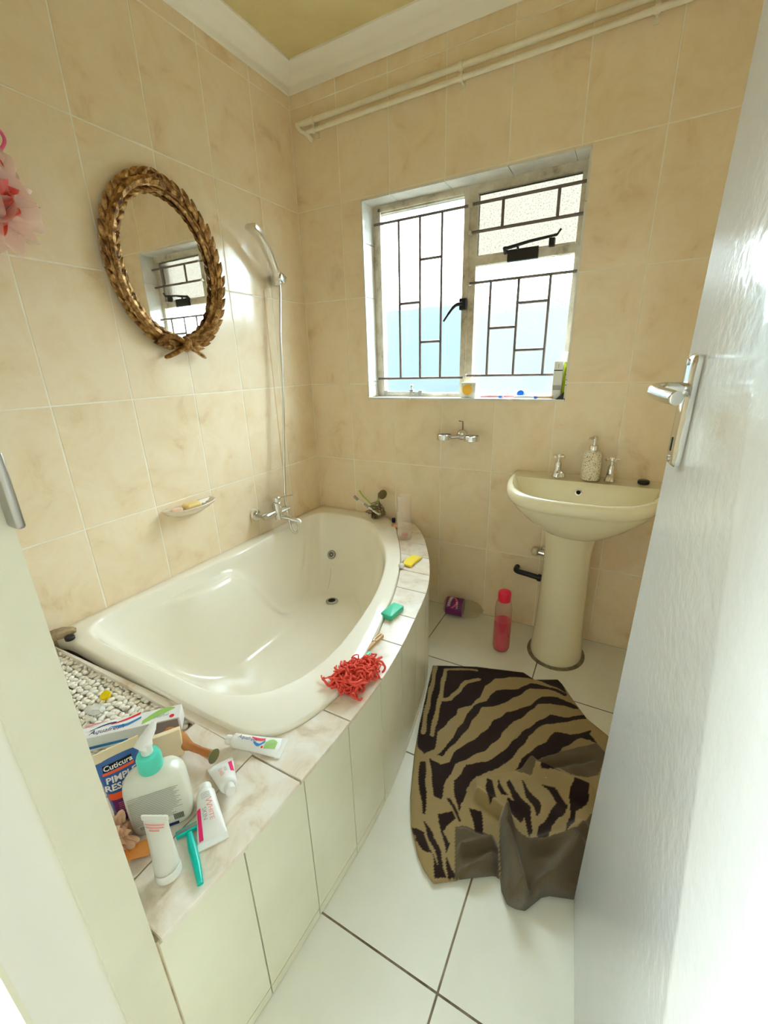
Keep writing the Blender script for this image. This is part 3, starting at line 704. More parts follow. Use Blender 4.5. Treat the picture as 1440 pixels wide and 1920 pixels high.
for k in (-1, 0, 1): MB().tube([(0.018, k*0.030 + 0.05, -0.002), (0.060, k*0.030 + 0.05, 0.003)], 0.0045, 8).build('drain_rib', 'dish', sd, 50)
def soap_bar(name, w, d, h, mtl, loc, rot, label, cat='soap', group=None):
    mb = MB(); R = []
    for k, z in ((0.72, 0.0), (0.93, 0.15), (1.0, 0.4), (1.0, 0.6), (0.93, 0.85), (0.72, 1.0)): R.append(rrect(w*k, d*k, min(w, d)*0.33*k, 5, h*z))
    o = mb.loft(R).build(name, mtl, None, 50, loc, rot); return tag(o, label, cat, group)
soap_bar('soap_bar', 0.075, 0.042, 0.020, 'soap_yellow', (0.042, -0.895, 0.741), (0.1, 0.0, 1.5), 'yellow soap bar lying in the wall soap dish')
soap_bar('soap_sliver', 0.040, 0.030, 0.013, 'soap_peach', (0.036, -0.958, 0.742), (0.0, 0.0, 1.2), 'peach soap sliver at the left end of the wall dish')

# ================================================================ DOUBLE PIPES UNDER THE CORNICE
pp = thing('twin_pipe', 'pair of cream painted pipes running along the wall under the cornice', 'pipe', (0.95, -0.001, 2.28))
for k, (y, z) in enumerate(((-0.032, 2.292), (-0.030, 2.258))):
    x0 = 0.068 if k == 0 else 0.110
    o = MB().tube([(x0, y, z), (RW - 0.002, y, z)], 0.011 if k == 0 else 0.009, 12).build('pipe', 'pipe_paint', pp, 60); o.matrix_parent_inverse = Matrix.Translation((-0.95, 0.001, -2.28))
o = MB(); o.tube([(0.066, -0.032, 2.296), (0.066, -0.032, 2.288), (0.080, -0.030, 2.268), (0.112, -0.028, 2.250), (0.116, -0.010, 2.240), (0.116, -0.004, 2.240)], [0.014, 0.013, 0.009, 0.011, 0.010, 0.010], 10)
o = o.build('end_elbow', 'pipe_paint', pp, 60); o.matrix_parent_inverse = Matrix.Translation((-0.95, 0.001, -2.28))
for x in (0.15, 0.83, 1.45):
    o = MB(); o.box(x - 0.008, x + 0.008, -0.004, 0.0, 2.236, 2.31); o.tube([(x - 0.008, -0.032, 2.292), (x + 0.008, -0.032, 2.292)], 0.0145, 12); o.tube([(x - 0.008, -0.030, 2.258), (x + 0.008, -0.030, 2.258)], 0.0125, 12); o.box(x - 0.004, x + 0.004, -0.03, -0.002, 2.25, 2.30)
    o = o.build('pipe_clip', 'pipe_paint', pp, 50); o.matrix_parent_inverse = Matrix.Translation((-0.95, 0.001, -2.28))

# ================================================================ TUMBLER / BRUSH HOLDER
M['rust'] = mat('rusty_wire', (0.28, 0.16, 0.08), 0.6, 0.4)
th = thing('toothbrush_holder', 'chrome double ring holder fixed below the window', 'holder', (0.868, 0.0, 0.936))
mb = MB(); q = MB().lathe([(0.024, 0), (0.025, 0.004), (0.018, 0.014), (0.006, 0.018)], 20); q.xf(Matrix.Translation((0, -0.0005, 0.004)) @ Matrix.Rotation(PI/2, 4, 'X')); mb.add(q.v, q.f); mb.build('wall_rose', 'chrome', th, 40)
mb = MB(); mb.tube([(-0.046, -0.058, -0.002), (0.0, -0.034, -0.002), (0.046, -0.058, -0.002)], 0.007, 10); mb.tube([(0, -0.016, 0.0), (0, -0.036, -0.002)], 0.006, 10); mb.build('arm', 'chrome', th, 50)
for s in (-1, 1):
    mb = MB(); mb.lathe([(0.033, -0.012), (0.0345, -0.011), (0.0345, 0.011), (0.033, 0.012), (0.031, 0.011), (0.031, -0.011), (0.033, -0.012)], 28, s*0.066, -0.062, cap0=False, cap1=False); mb.build('ring', 'chrome', th, 40)
mb = MB(); mb.tube([(0.004, -0.003, 0.020), (0.003, -0.004, 0.066), (-0.016, -0.004, 0.068)], 0.0022, 6); mb.build('wire_hook', 'rust', th, 50)

# ================================================================ DOOR FURNITURE
pl = MB(); pl.loft([rrect(0.046 - 2*e, 0.152 - 2*e, 0.012, 4, z, 0.066, 1.190) for e, z in ((0.0, 0.0005), (0.0, 0.006), (0.003, 0.010), (0.008, 0.0115))]); dpart(pl, 'handle_plate', 'chrome', smooth=35)
kh = MB(); kh.loft([rrect(0.006, 0.020, 0.003, 3, z, 0.066, 1.145) for z in (0.0112, 0.0122)]); dpart(kh, 'keyhole', 'dark')
for y in (1.256, 1.124):
    q = MB(); q.lathe([(0.0045, 0.0112), (0.0042, 0.0132), (0.001, 0.0136)], 10, 0.066, y); dpart(q, 'screw', 'steel_dull', smooth=40)
lv = MB(); lv.tube(catmull([(0.066, 1.220, 0.008), (0.066, 1.220, 0.028), (0.068, 1.220, 0.040), (0.084, 1.219, 0.047), (0.120, 1.217, 0.043), (0.158, 1.216, 0.038), (0.166, 1.216, 0.036)], 5), [0.0100]*8 + [0.0095]*8 + [0.009]*8 + [0.0085]*5 + [0.008, 0.006], 14); dpart(lv, 'lever', 'chrome', smooth=60)

# ================================================================ UNDER AND ON THE BASIN
M['pvc'] = mat('grimy_ivory_plastic', (0.62, 0.54, 0.38), 0.35)
iv = thing('stop_valve', 'grimy ivory stop valve on the wall beside the pedestal', 'valve', (1.268, 0.0, 0.42))
mb = MB(); q = MB().lathe([(0.018, 0.0), (0.018, 0.006), (0.010, 0.010), (0.010, 0.040)], 16); q.xf(Matrix.Translation((0.02, -0.0005, 0)) @ Matrix.Rotation(PI/2, 4, 'X')); mb.add(q.v, q.f); mb.tube([(0.0, -0.04, 0.003), (0.055, -0.04, -0.002)], [0.013, 0.015], 14); mb.build('body', 'chrome', iv, 40)
mb = MB(); mb.tube([(-0.034, -0.040, 0.006), (-0.026, -0.040, 0.005), (-0.006, -0.040, 0.003), (0.0, -0.040, 0.003)], [0.008, 0.020, 0.020, 0.014], 14); mb.build('knob', 'pvc', iv, 40)
wp = MB(); wp.tube(catmull([(1.172, -0.001, 0.312), (1.172, -0.030, 0.312), (1.182, -0.046, 0.310), (1.230, -0.046, 0.304), (1.290, -0.048, 0.297), (1.325, -0.055, 0.295)], 5), 0.0125, 12); wp.tube([(1.276, -0.047, 0.299), (1.292, -0.048, 0.297)], 0.0175, 12)
tag(wp.build('waste_pipe', 'black', None, 60), 'black plastic waste pipe between the wall and the pedestal', 'pipe')
M['speckle'] = noise_mat('speckled_stoneware', [(0.36, (0.20, 0.13, 0.07)), (0.44, (0.72, 0.64, 0.48)), (0.6, (0.82, 0.76, 0.62))], scale=230, detail=2, rough=0.35)
ds = thing('soap_dispenser', 'speckled cream soap dispenser with a chrome pump on the basin', 'dispenser', (1.440, -0.068, 0.7955))
mb = MB(); mb.lathe([(0.026, 0.0), (0.034, 0.002), (0.037, 0.010), (0.036, 0.050), (0.0345, 0.085), (0.033, 0.108), (0.027, 0.117), (0.016, 0.120)], 28); mb.build('bottle', 'speckle', ds, 50)
mb = MB(); mb.lathe([(0.016, 0.119), (0.0165, 0.122), (0.0165, 0.138), (0.014, 0.141), (0.006, 0.142), (0.006, 0.158), (0.010, 0.160), (0.010, 0.176), (0.004, 0.178)], 20); mb.tube([(0.0, 0.0, 0.171), (-0.016, -0.024, 0.172), (-0.020, -0.032, 0.168)], [0.006, 0.005, 0.004], 10); mb.build('pump', 'chrome', ds, 40)
pg = MB(); pg.lathe([(0.018, 0), (0.021, 0.003), (0.021, 0.012), (0.018, 0.015), (0.010, 0.016), (0.001, 0.016)], 20); tag(pg.build('sink_plug', 'black', None, 40, (1.630, -0.058, 0.795)), 'round black rubber plug on the right corner of the basin', 'plug')

# ================================================================ BOTTLES ON THE FLOOR
def clear(name, tint, op=0.25, rough=0.12):
    m = bpy.data.materials.new(name); m.use_nodes = True; nt = m.node_tree; nt.nodes.remove(nt.nodes['Principled BSDF'])
    t = N(m, 'ShaderNodeBsdfTransparent'); t.inputs[0].default_value = (*tint, 1)
    d = N(m, 'ShaderNodeBsdfDiffuse'); d.inputs[0].default_value = (*tint, 1)
    g = N(m, 'ShaderNodeBsdfGlossy'); g.inputs['Roughness'].default_value = rough
    f = N(m, 'ShaderNodeLayerWeight'); f.inputs[0].default_value = 0.35
    a = N(m, 'ShaderNodeMixShader'); a.inputs[0].default_value = op; L(m, t.outputs[0], a.inputs[1]); L(m, d.outputs[0], a.inputs[2])
    b = N(m, 'ShaderNodeMixShader'); L(m, f.outputs['Facing'], b.inputs[0]); L(m, a.outputs[0], b.inputs[1]); L(m, g.outputs[0], b.inputs[2])
    mu = N(m, 'ShaderNodeMath', operation='MULTIPLY'); mu.inputs[1].default_value = 0.35; L(m, f.outputs['Facing'], mu.inputs[0]); L(m, mu.outputs[0], b.inputs[0])
    L(m, b.outputs[0], nt.nodes['Material Output'].inputs['Surface']); return m
M['clear_pink'] = clear('clear_pinkish_plastic', (0.90, 0.80, 0.79), 0.08)
M['clear_plain'] = clear('clear_plastic', (0.90, 0.87, 0.78), 0.16)
M['red_liquid'] = mat('pink_red_liquid', (0.78, 0.015, 0.085), 0.25)
M['red_cap'] = mat('red_plastic', (0.85, 0.02, 0.07), 0.3)
M['purple'] = mat('purple_label', (0.16, 0.02, 0.16), 0.4); M['pink'] = mat('pink_print', (0.80, 0.12, 0.28), 0.5); M['white_print'] = mat('white_print', (0.82, 0.80, 0.76), 0.5)
M['navy'] = mat('navy_plastic', (0.02, 0.025, 0.09), 0.35)
rb_ = thing('squeeze_bottle', 'tall clear bottle half full of pink red liquid with a red cap', 'bottle', (1.172, -0.252, 0.0))
prof = [(0.022, 0.001), (0.033, 0.006), (0.0375, 0.020), (0.0375, 0.150), (0.0375, 0.215), (0.034, 0.245), (0.027, 0.262)]
MB().lathe(prof, 28, cap0=True, cap1=False).build('bottle_wall', 'clear_pink', rb_, 60)
MB().lathe([(0.021, 0.003), (0.032, 0.008), (0.0362, 0.021), (0.0362, 0.158), (0.001, 0.160)], 28).build('liquid', 'red_liquid', rb_, 60)
MB().lathe([(0.0275, 0.258), (0.0285, 0.262), (0.0285, 0.296), (0.026, 0.303), (0.018, 0.308), (0.001, 0.309)], 24).build('cap', 'red_cap', rb_, 50)
ly = thing('lying_bottle', 'clear bottle with a purple label lying on the floor against the wall', 'bottle', (0.930, -0.062, 0.047), (0.0, PI/2, 0.10))
MB().lathe([(0.010, 0.100), (0.012, 0.092), (0.026, 0.084), (0.038, 0.066), (0.044, 0.040), (0.045, 0.015), (0.045, -0.090), (0.038, -0.100), (0.002, -0.096)], 28, cap0=True).build('bottle_wall', 'clear_plain', ly, 60)
lb = MB().lathe([(0.0456, -0.090), (0.0460, -0.088), (0.0460, -0.006), (0.0456, -0.004)], 32, cap0=False, cap1=False).build('label_band', 'purple', ly, 60)
def lab(ts, zs, r=0.0464): return [(r*math.cos(t), r*math.sin(t), z) for t, z in zip(ts, zs)]
lab_c = math.radians(215)      # side of the label that faces up and into the room
for k in range(12):
    t0, t1 = k/12, (k + 1)/12; zf = lambda t: -0.072 + 0.034*math.sin(t*PI*0.9) ; an = lambda t: lab_c - 1.0 + 1.7*t
    MB().add(lab([an(t0), an(t1)], [zf(t0), zf(t1)]) + lab([an(t1), an(t0)], [zf(t1) + 0.010, zf(t0) + 0.010]), [(0, 1, 2, 3)]).build('label_stripe', 'pink', lb)
MB().tube(catmull(lab([lab_c - 0.75 + 1.3*k/13 for k in range(14)], [-0.066 + 0.009*(-1)**k - 0.008*(k/13) for k in range(14)], 0.0462), 3), 0.0013, 5).build('label_script', 'white_print', lb, 60)
MB().tube(catmull(lab([lab_c - 0.1 + 0.8*k/7 for k in range(8)], [-0.030 + 0.005*(-1)**k for k in range(8)], 0.0462), 3), 0.0010, 5).build('label_script', 'white_print', lb, 60)

M['white_print_paper'] = mat('white_paper', (0.85, 0.84, 0.80), 0.7)
# ================================================================ ZEBRA BATH MAT, its near corner bunched up
import numpy as np
RUG_POLY = {
    'OUT': [(0.939, -0.509), (1.11, -0.433), (1.3, -0.379), (1.35, -0.403), (1.434, -0.359), (1.455, -0.382), (1.519, -0.476), (1.557, -0.528), (1.629, -0.577), (1.684, -0.633), (1.72, -0.78), (1.697, -0.992), (1.627, -1.126), (1.571, -1.151), (1.52, -1.17), (1.503, -1.183), (1.473, -1.229), (1.452, -1.236), (1.432, -1.236), (1.413, -1.215), (1.402, -1.186), (1.384, -1.192), (1.334, -1.224), (1.288, -1.256), (1.255, -1.278), (1.223, -1.262), (1.193, -1.237), (1.145, -1.176), (1.106, -1.098), (1.054, -0.957), (1.019, -0.836), (0.962, -0.609)],
    'D0': [(0.939, -0.509), (1.111, -0.435), (1.3, -0.379), (1.35, -0.403), (1.325, -0.405), (1.251, -0.436), (1.205, -0.47), (1.18, -0.526), (1.175, -0.604), (1.16, -0.659), (1.12, -0.697), (1.12, -0.733), (1.093, -0.831), (1.106, -0.908), (1.084, -0.942), (1.051, -0.922), (1.019, -0.836), (0.962, -0.609)],
    'S1': [(1.479, -0.43), (1.417, -0.422), (1.336, -0.431), (1.302, -0.485), (1.223, -0.54), (1.203, -0.609), (1.166, -0.66), (1.158, -0.731), (1.151, -0.785), (1.141, -0.876), (1.123, -0.921), (1.14, -0.92), (1.153, -0.877), (1.176, -0.804), (1.187, -0.725), (1.201, -0.647), (1.254, -0.611), (1.31, -0.526), (1.342, -0.464), (1.407, -0.437), (1.475, -0.447)],
    'S1b': [(1.35, -0.403), (1.434, -0.359), (1.455, -0.382), (1.479, -0.43), (1.428, -0.411), (1.377, -0.406)],
    'S2': [(1.52, -0.481), (1.448, -0.466), (1.39, -0.49), (1.36, -0.558), (1.29, -0.629), (1.256, -0.69), (1.242, -0.747), (1.21, -0.818), (1.176, -0.873), (1.168, -0.933), (1.148, -0.954), (1.106, -0.944), (1.143, -1.018), (1.17, -1.065), (1.193, -1.062), (1.185, -1.021), (1.19, -0.929), (1.228, -0.875), (1.264, -0.827), (1.292, -0.76), (1.309, -0.688), (1.353, -0.615), (1.386, -0.539), (1.424, -0.511), (1.521, -0.494)],
    'S3': [(1.548, -0.511), (1.493, -0.552), (1.438, -0.571), (1.401, -0.624), (1.362, -0.693), (1.33, -0.779), (1.309, -0.826), (1.278, -0.876), (1.223, -0.912), (1.22, -0.953), (1.205, -0.986), (1.224, -1.025), (1.255, -1.077), (1.254, -1.038), (1.25, -0.994), (1.264, -0.937), (1.305, -0.896), (1.34, -0.845), (1.37, -0.758), (1.397, -0.668), (1.429, -0.623), (1.485, -0.582), (1.557, -0.528)],
    'S4': [(1.577, -0.576), (1.513, -0.632), (1.46, -0.644), (1.441, -0.7), (1.407, -0.754), (1.377, -0.819), (1.371, -0.862), (1.408, -0.817), (1.437, -0.774), (1.483, -0.737), (1.494, -0.702), (1.544, -0.632), (1.596, -0.628), (1.573, -0.601)],
    'S5': [(1.082, -0.971), (1.099, -0.962), (1.126, -1.027), (1.146, -1.059), (1.165, -1.123), (1.159, -1.126), (1.106, -1.037)],
    'S6': [(1.145, -1.176), (1.185, -1.175), (1.234, -1.221), (1.275, -1.255), (1.254, -1.266), (1.232, -1.217), (1.204, -1.218), (1.174, -1.206)],
    'S7': [(1.169, -1.143), (1.206, -1.164), (1.243, -1.198), (1.284, -1.255), (1.271, -1.257), (1.231, -1.204), (1.195, -1.175)],
    'S8': [(1.203, -1.109), (1.234, -1.082), (1.249, -1.096), (1.239, -1.122), (1.233, -1.145), (1.262, -1.174), (1.258, -1.199), (1.232, -1.156), (1.212, -1.131)],
    'S9': [(1.203, -1.048), (1.215, -1.044), (1.269, -1.096), (1.262, -1.099)],
    'S10': [(1.258, -1.199), (1.279, -1.219), (1.301, -1.242), (1.287, -1.253)],
}
RUG_LINES = {
    'L1': [(0.952, -0.512), (0.977, -0.601), (1.001, -0.702), (1.022, -0.783), (1.044, -0.86)],
    'L2': [(0.998, -0.513), (1.013, -0.572), (1.038, -0.673), (1.057, -0.765), (1.076, -0.851)],
    'L2t': [(0.998, -0.513), (1.052, -0.48), (1.118, -0.458)],
    'L3': [(1.143, -0.507), (1.101, -0.539), (1.089, -0.607), (1.075, -0.664), (1.042, -0.685)],
}
HEAP = {
    'HEAP': [(1.255, -0.971), (1.294, -0.932), (1.372, -0.873), (1.408, -0.821), (1.446, -0.774), (1.5, -0.718), (1.595, -0.641), (1.683, -0.646), (1.718, -0.791), (1.696, -1.001), (1.626, -1.133), (1.57, -1.159), (1.52, -1.178), (1.504, -1.19), (1.474, -1.235), (1.452, -1.243), (1.433, -1.242), (1.414, -1.222), (1.384, -1.119), (1.361, -1.036), (1.32, -1.025), (1.278, -1.019)],
    'UNDER': [(1.258, -1.121), (1.277, -1.106), (1.314, -1.102), (1.358, -1.094), (1.382, -1.12), (1.403, -1.194), (1.336, -1.231), (1.3, -1.241)],
    'H0': [(1.368, -1.049), (1.422, -1.071), (1.476, -1.085), (1.521, -1.05), (1.561, -1.013), (1.592, -0.928), (1.714, -0.81), (1.693, -1.016), (1.624, -1.146), (1.569, -1.172), (1.52, -1.19), (1.504, -1.202), (1.474, -1.247), (1.453, -1.254), (1.434, -1.254), (1.416, -1.233), (1.386, -1.132)],
    'H1': [(1.374, -0.89), (1.41, -0.839), (1.447, -0.793), (1.5, -0.738), (1.593, -0.662), (1.624, -0.695), (1.605, -0.784), (1.575, -0.812), (1.52, -0.827), (1.48, -0.81), (1.433, -0.827), (1.423, -0.884)],
    'a': [(1.438, -0.831), (1.471, -0.821), (1.536, -0.844), (1.533, -0.863), (1.487, -0.863), (1.445, -0.872)],
    'b': [(1.454, -0.898), (1.501, -0.903), (1.532, -0.932), (1.524, -0.973), (1.499, -1.016), (1.498, -1.069), (1.469, -1.091), (1.471, -1.031), (1.493, -0.973), (1.501, -0.937), (1.48, -0.914)],
    'c': [(1.538, -0.866), (1.583, -0.866), (1.581, -0.901), (1.555, -0.946), (1.552, -0.999), (1.536, -1.038), (1.538, -0.986), (1.541, -0.933), (1.532, -0.893)],
    'd': [(1.398, -0.909), (1.427, -0.936), (1.459, -0.958), (1.466, -0.971), (1.459, -1.007), (1.445, -0.982), (1.418, -0.958)],
    'e': [(1.372, -0.987), (1.405, -0.987), (1.43, -1.022), (1.422, -1.046), (1.396, -1.034), (1.379, -1.017)],
    'f': [(1.299, -0.954), (1.319, -0.956), (1.342, -1.003), (1.333, -1.024), (1.309, -0.991)],
    'g': [(1.276, -1.048), (1.309, -1.042), (1.337, -1.106), (1.316, -1.112), (1.294, -1.072)],
    'h': [(1.361, -0.922), (1.388, -0.956), (1.437, -0.986), (1.457, -1.048), (1.449, -1.076), (1.431, -1.026), (1.383, -0.976), (1.362, -0.946)],
    'i': [(1.336, -0.941), (1.364, -0.974), (1.375, -0.98), (1.352, -0.986), (1.337, -0.965)],
}
RIDGE = {
    'ridge1': [(1.368, -1.052), (1.424, -1.142), (1.472, -1.24)],
    'ridge2': [(1.272, -1.019), (1.341, -1.039), (1.386, -1.068)],
    'ridge3': [(1.41, -0.848), (1.496, -0.867), (1.578, -0.872)],
    'ridge4': [(1.476, -1.088), (1.534, -1.039), (1.574, -0.985)],
    'val1': [(1.399, -1.086), (1.461, -1.185), (1.491, -1.219)],
    'ridge5': [(1.503, -1.202), (1.53, -1.129), (1.567, -1.045)],
    'ridge6': [(1.28, -1.186), (1.334, -1.143), (1.378, -1.111)],
    'ridge7': [(1.308, -1.253), (1.35, -1.198), (1.388, -1.151)],
    'val2': [(1.434, -0.843), (1.487, -0.802), (1.577, -0.729)],
}
def inside(poly, X, Y):
    r = np.zeros(X.shape, bool); n = len(poly)
    for i in range(n):
        (x0, y0), (x1, y1) = poly[i], poly[(i + 1) % n]
        if y0 == y1: continue
        c = ((y0 > Y) != (y1 > Y)) & (X < (x1 - x0)*(Y - y0)/(y1 - y0) + x0); r ^= c
    return r
def segdist(line, X, Y, closed=False):
    d = np.full(X.shape, 9.0); P = line + [line[0]] if closed else line
    for (x0, y0), (x1, y1) in zip(P, P[1:]):
        ex, ey = x1 - x0, y1 - y0; t = np.clip(((X - x0)*ex + (Y - y0)*ey)/(ex*ex + ey*ey + 1e-12), 0, 1)
        d = np.minimum(d, np.hypot(X - x0 - t*ex, Y - y0 - t*ey))
    return d
st = 0.0032
ox = [p[0] for p in RUG_POLY['OUT']]; oy = [p[1] for p in RUG_POLY['OUT']]
gx = np.arange(min(ox) - st, max(ox) + 2*st, st); gy = np.arange(min(oy) - st, max(oy) + 2*st, st)
X, Y = np.meshgrid(gx, gy)
wob = lambda a, b, c: np.sin(a*X + b*Y + c)
In = inside(RUG_POLY['OUT'], X, Y)
hp_ = inside(HEAP['HEAP'], X, Y); dh = segdist(HEAP['HEAP'], X, Y, True); un_ = inside(HEAP['UNDER'], X, Y); du = segdist(HEAP['UNDER'], X, Y, True)
Z = 0.0105 + 0.002*wob(25, 14, 0)*wob(9, -22, 1)
sm = lambda t: np.clip(t, 0, 1)**2*(3 - 2*np.clip(t, 0, 1))
Z += np.where(hp_, 0.030*sm(dh/0.016), 0) + np.where(un_, 0.012*sm(du/0.02), 0)
amp = {'ridge1': (0.050, 0.020), 'ridge2': (0.030, 0.020), 'ridge3': (0.030, 0.028), 'ridge4': (0.022, 0.022), 'val1': (-0.022, 0.016), 'ridge5': (0.034, 0.024), 'ridge6': (0.020, 0.014), 'ridge7': (0.022, 0.014), 'val2': (-0.012, 0.014)}
edge = sm(dh/0.02)*hp_ + sm(du/0.02)*un_*(~hp_)
for k, (a, w) in amp.items(): Z += 1.45*a*np.exp(-(segdist(RIDGE[k], X, Y)/(0.9*w))**2)*edge
Z = np.maximum(Z, 0.0095) + 0.0016*edge*wob(60, 85, 0.4)
wx, wy = X + 0.002*wob(55, 70, 0), Y + 0.002*wob(80, -45, 2)
dark = np.zeros(X.shape, bool)
for k, p in RUG_POLY.items():
    if k != 'OUT': dark |= inside(p, wx, wy)
for k, p in RUG_LINES.items(): dark &= ~(segdist(p, wx, wy) < {'L1': 0.0085, 'L2': 0.0085, 'L2t': 0.006, 'L3': 0.0095}[k])
kind = dark.astype(int)                       # 0 tan, 1 dark brown, 2 taupe back of the cloth
hk = np.zeros(X.shape, int)
for k in 'abcdefghi': hk[inside(HEAP[k], wx, wy)] = 1
hk[inside(HEAP['H0'], X, Y)] = 2; hk[inside(HEAP['H1'], X, Y) & ~inside(HEAP['a'], wx, wy)] = 2
kind[hp_] = hk[hp_]; kind[un_ & ~hp_] = 2; kind[inside(HEAP['g'], wx, wy) & ~hp_] = 1
PAL = np.array([(0.33, 0.235, 0.105), (0.022, 0.010, 0.008), (0.120, 0.088, 0.050)])
idx = -np.ones(X.shape, int); q = np.argwhere(In); idx[In] = np.arange(len(q))
XX, YY = X.copy(), Y.copy(); pad = np.pad(In, 1)
bd = In & ~(pad[:-2, 1:-1] & pad[2:, 1:-1] & pad[1:-1, :-2] & pad[1:-1, 2:] & pad[:-2, :-2] & pad[:-2, 2:] & pad[2:, :-2] & pad[2:, 2:])
for i, k in np.argwhere(bd):            # draw the border of the grid onto the true outline
    best = (9, 0, 0); P0 = RUG_POLY['OUT']
    for (x0, y0), (x1, y1) in zip(P0, P0[1:] + P0[:1]):
        ex, ey = x1 - x0, y1 - y0; t = min(1, max(0, ((X[i, k] - x0)*ex + (Y[i, k] - y0)*ey)/(ex*ex + ey*ey))); px_, py_ = x0 + t*ex, y0 + t*ey
        dd_ = (px_ - X[i, k])**2 + (py_ - Y[i, k])**2
        if dd_ < best[0]: best = (dd_, px_, py_)
    XX[i, k], YY[i, k] = best[1], best[2]; Z[i, k] = 0.0095
V = np.stack([XX[In], YY[In], Z[In]], 1); F = []
ny, nx = X.shape
a, b, c, d = idx[:-1, :-1], idx[:-1, 1:], idx[1:, 1:], idx[1:, :-1]
ok = (a >= 0) & (b >= 0) & (c >= 0) & (d >= 0)
F = np.stack([a[ok], b[ok], c[ok], d[ok]], 1)
cen = np.array([1.25, -0.80, 0.0])
me = bpy.data.meshes.new('bath_mat'); me.from_pydata((V - cen).tolist(), [], F.tolist())
ca = me.color_attributes.new('pile', 'FLOAT_COLOR', 'POINT')
ca.data.foreach_set('color', np.concatenate([PAL[kind[In]], np.ones((len(q), 1))], 1).astype(np.float32).ravel())
mm = mat('zebra_pile', (0.3, 0.2, 0.1), 0.95, spec=0.1, sheen=0.15)
at = N(mm, 'ShaderNodeVertexColor', layer_name='pile'); L(mm, at.outputs[0], bsdf(mm).inputs['Base Color'])
nz = N(mm, 'ShaderNodeTexNoise'); nz.inputs['Scale'].default_value = 420; tcx = N(mm, 'ShaderNodeTexCoord'); L(mm, tcx.outputs['Object'], nz.inputs['Vector'])
bq = N(mm, 'ShaderNodeBump'); bq.inputs['Strength'].default_value = 0.5; bq.inputs['Distance'].default_value = 0.004; L(mm, nz.outputs['Fac'], bq.inputs['Height']); L(mm, bq.outputs[0], bsdf(mm).inputs['Normal'])
me.materials.append(mm); finish(me, 75)
rug = link('bath_mat', me, None, tuple(cen)); tag(rug, 'brown and tan zebra striped bath mat bunched up at one corner', 'bath mat')
so = rug.modifiers.new('thick', 'SOLIDIFY'); so.thickness = 0.008; so.offset = -1
wc = MB().add([(0, 0, 0), (0.014, 0.004, 0.003), (0.012, 0.018, 0.005), (0.004, 0.012, 0.001), (0.001, 0.001, -0.0012), (0.013, 0.005, 0.0018), (0.011, 0.017, 0.0038), (0.005, 0.011, -0.0002)], [(0, 1, 2, 3), (7, 6, 5, 4), (0, 4, 5, 1), (1, 5, 6, 2), (2, 6, 7, 3), (3, 7, 4, 0)])
zi = Z[np.argmin(abs(gy + 0.885)), np.argmin(abs(gx - 1.462))]
tag(wc.build('paper_scrap', 'white_print_paper', None, None, (1.462, -0.885, float(zi) + 0.002)), 'tiny white scrap of paper on the bunched up bath mat', 'scrap')

# ================================================================ PEBBLES IN THE TROUGH
M['pebble'] = noise_mat('white_pebble', [(0.3, (0.80, 0.72, 0.60)), (0.6, (0.90, 0.86, 0.78))], scale=3, rough=0.35, rnd=True)
rp = random.Random(11)
def pebble_mesh(seed):
    r = random.Random(seed); mb = MB(); n = 9; R = []
    for z, k in ((-0.96, 0.28), (-0.7, 0.72), (-0.2, 0.99), (0.3, 0.96), (0.74, 0.68), (0.97, 0.24)):
        R.append([(k*(1 + r.uniform(-.09, .09))*math.cos(2*PI*j/n), k*(1 + r.uniform(-.09, .09))*math.sin(2*PI*j/n), z) for j in range(n)])
    return mb.loft(R)
PM = []
for s in range(5):
    pmb = pebble_mesh(s); me = bpy.data.meshes.new('pebble'); me.from_pydata(pmb.v, [], pmb.f); me.materials.append(M['pebble']); finish(me, 80); PM.append(me)
def prot(): return Matrix.Rotation(rp.uniform(0, 6.28), 4, 'Z') @ Matrix.Rotation(rp.uniform(-.45, .45), 4, 'X') @ Matrix.Rotation(rp.uniform(-.3, .3), 4, 'Y') @ Matrix.Diagonal((rp.uniform(.0086, .0112), rp.uniform(.0066, .0082), rp.uniform(.0054, .0066), 1))
cand = []; y = -1.4715; row = 0
while y > -1.775:
    x = 0.010 + (row % 2)*0.0085
    while x < 0.705:
        cand.append((x + rp.uniform(-.003, .003), y + rp.uniform(-.0025, .0025))); x += 0.0172
    y -= 0.0150; row += 1
lim = lambda x: -(1.484 + 0.24*x + (0.30*max(0, x - 0.45)))
vis = [c for c in cand if c[1] > lim(c[0])]; hid = [c for c in cand if c[1] <= lim(c[0])]
vis.sort(key=lambda c: lim(c[0]) - c[1]); hid += vis[300:]; vis = vis[:300]
for x, y in vis:
    if (x - 0.05)**2/0.0022 + (y + 1.452)**2/0.0006 < 1: continue
    o = link('pebble', PM[rp.randrange(5)]); o.matrix_world = Matrix.Translation((x, y, 0.4445 + rp.uniform(-.002, .004))) @ prot()
    tag(o, 'small smooth white pebble in the bed behind the bath', 'pebble', 'white pebbles in the trough')
bed = MB()
for c in hid + [(x + 0.008, y + 0.007) for x, y in vis]:
    pm = pebble_mesh(rp.randrange(99)); pm.xf(Matrix.Translation((c[0], c[1], 0.434 + rp.uniform(-.002, .002) + (0.008 if c in hid else 0))) @ prot()); bed.add(pm.v, pm.f)
bo = bed.build('pebble_bed', 'pebble', None, 80); tag(bo, 'bed of white pebbles filling the trough behind the bath', 'pebbles', kind='stuff')

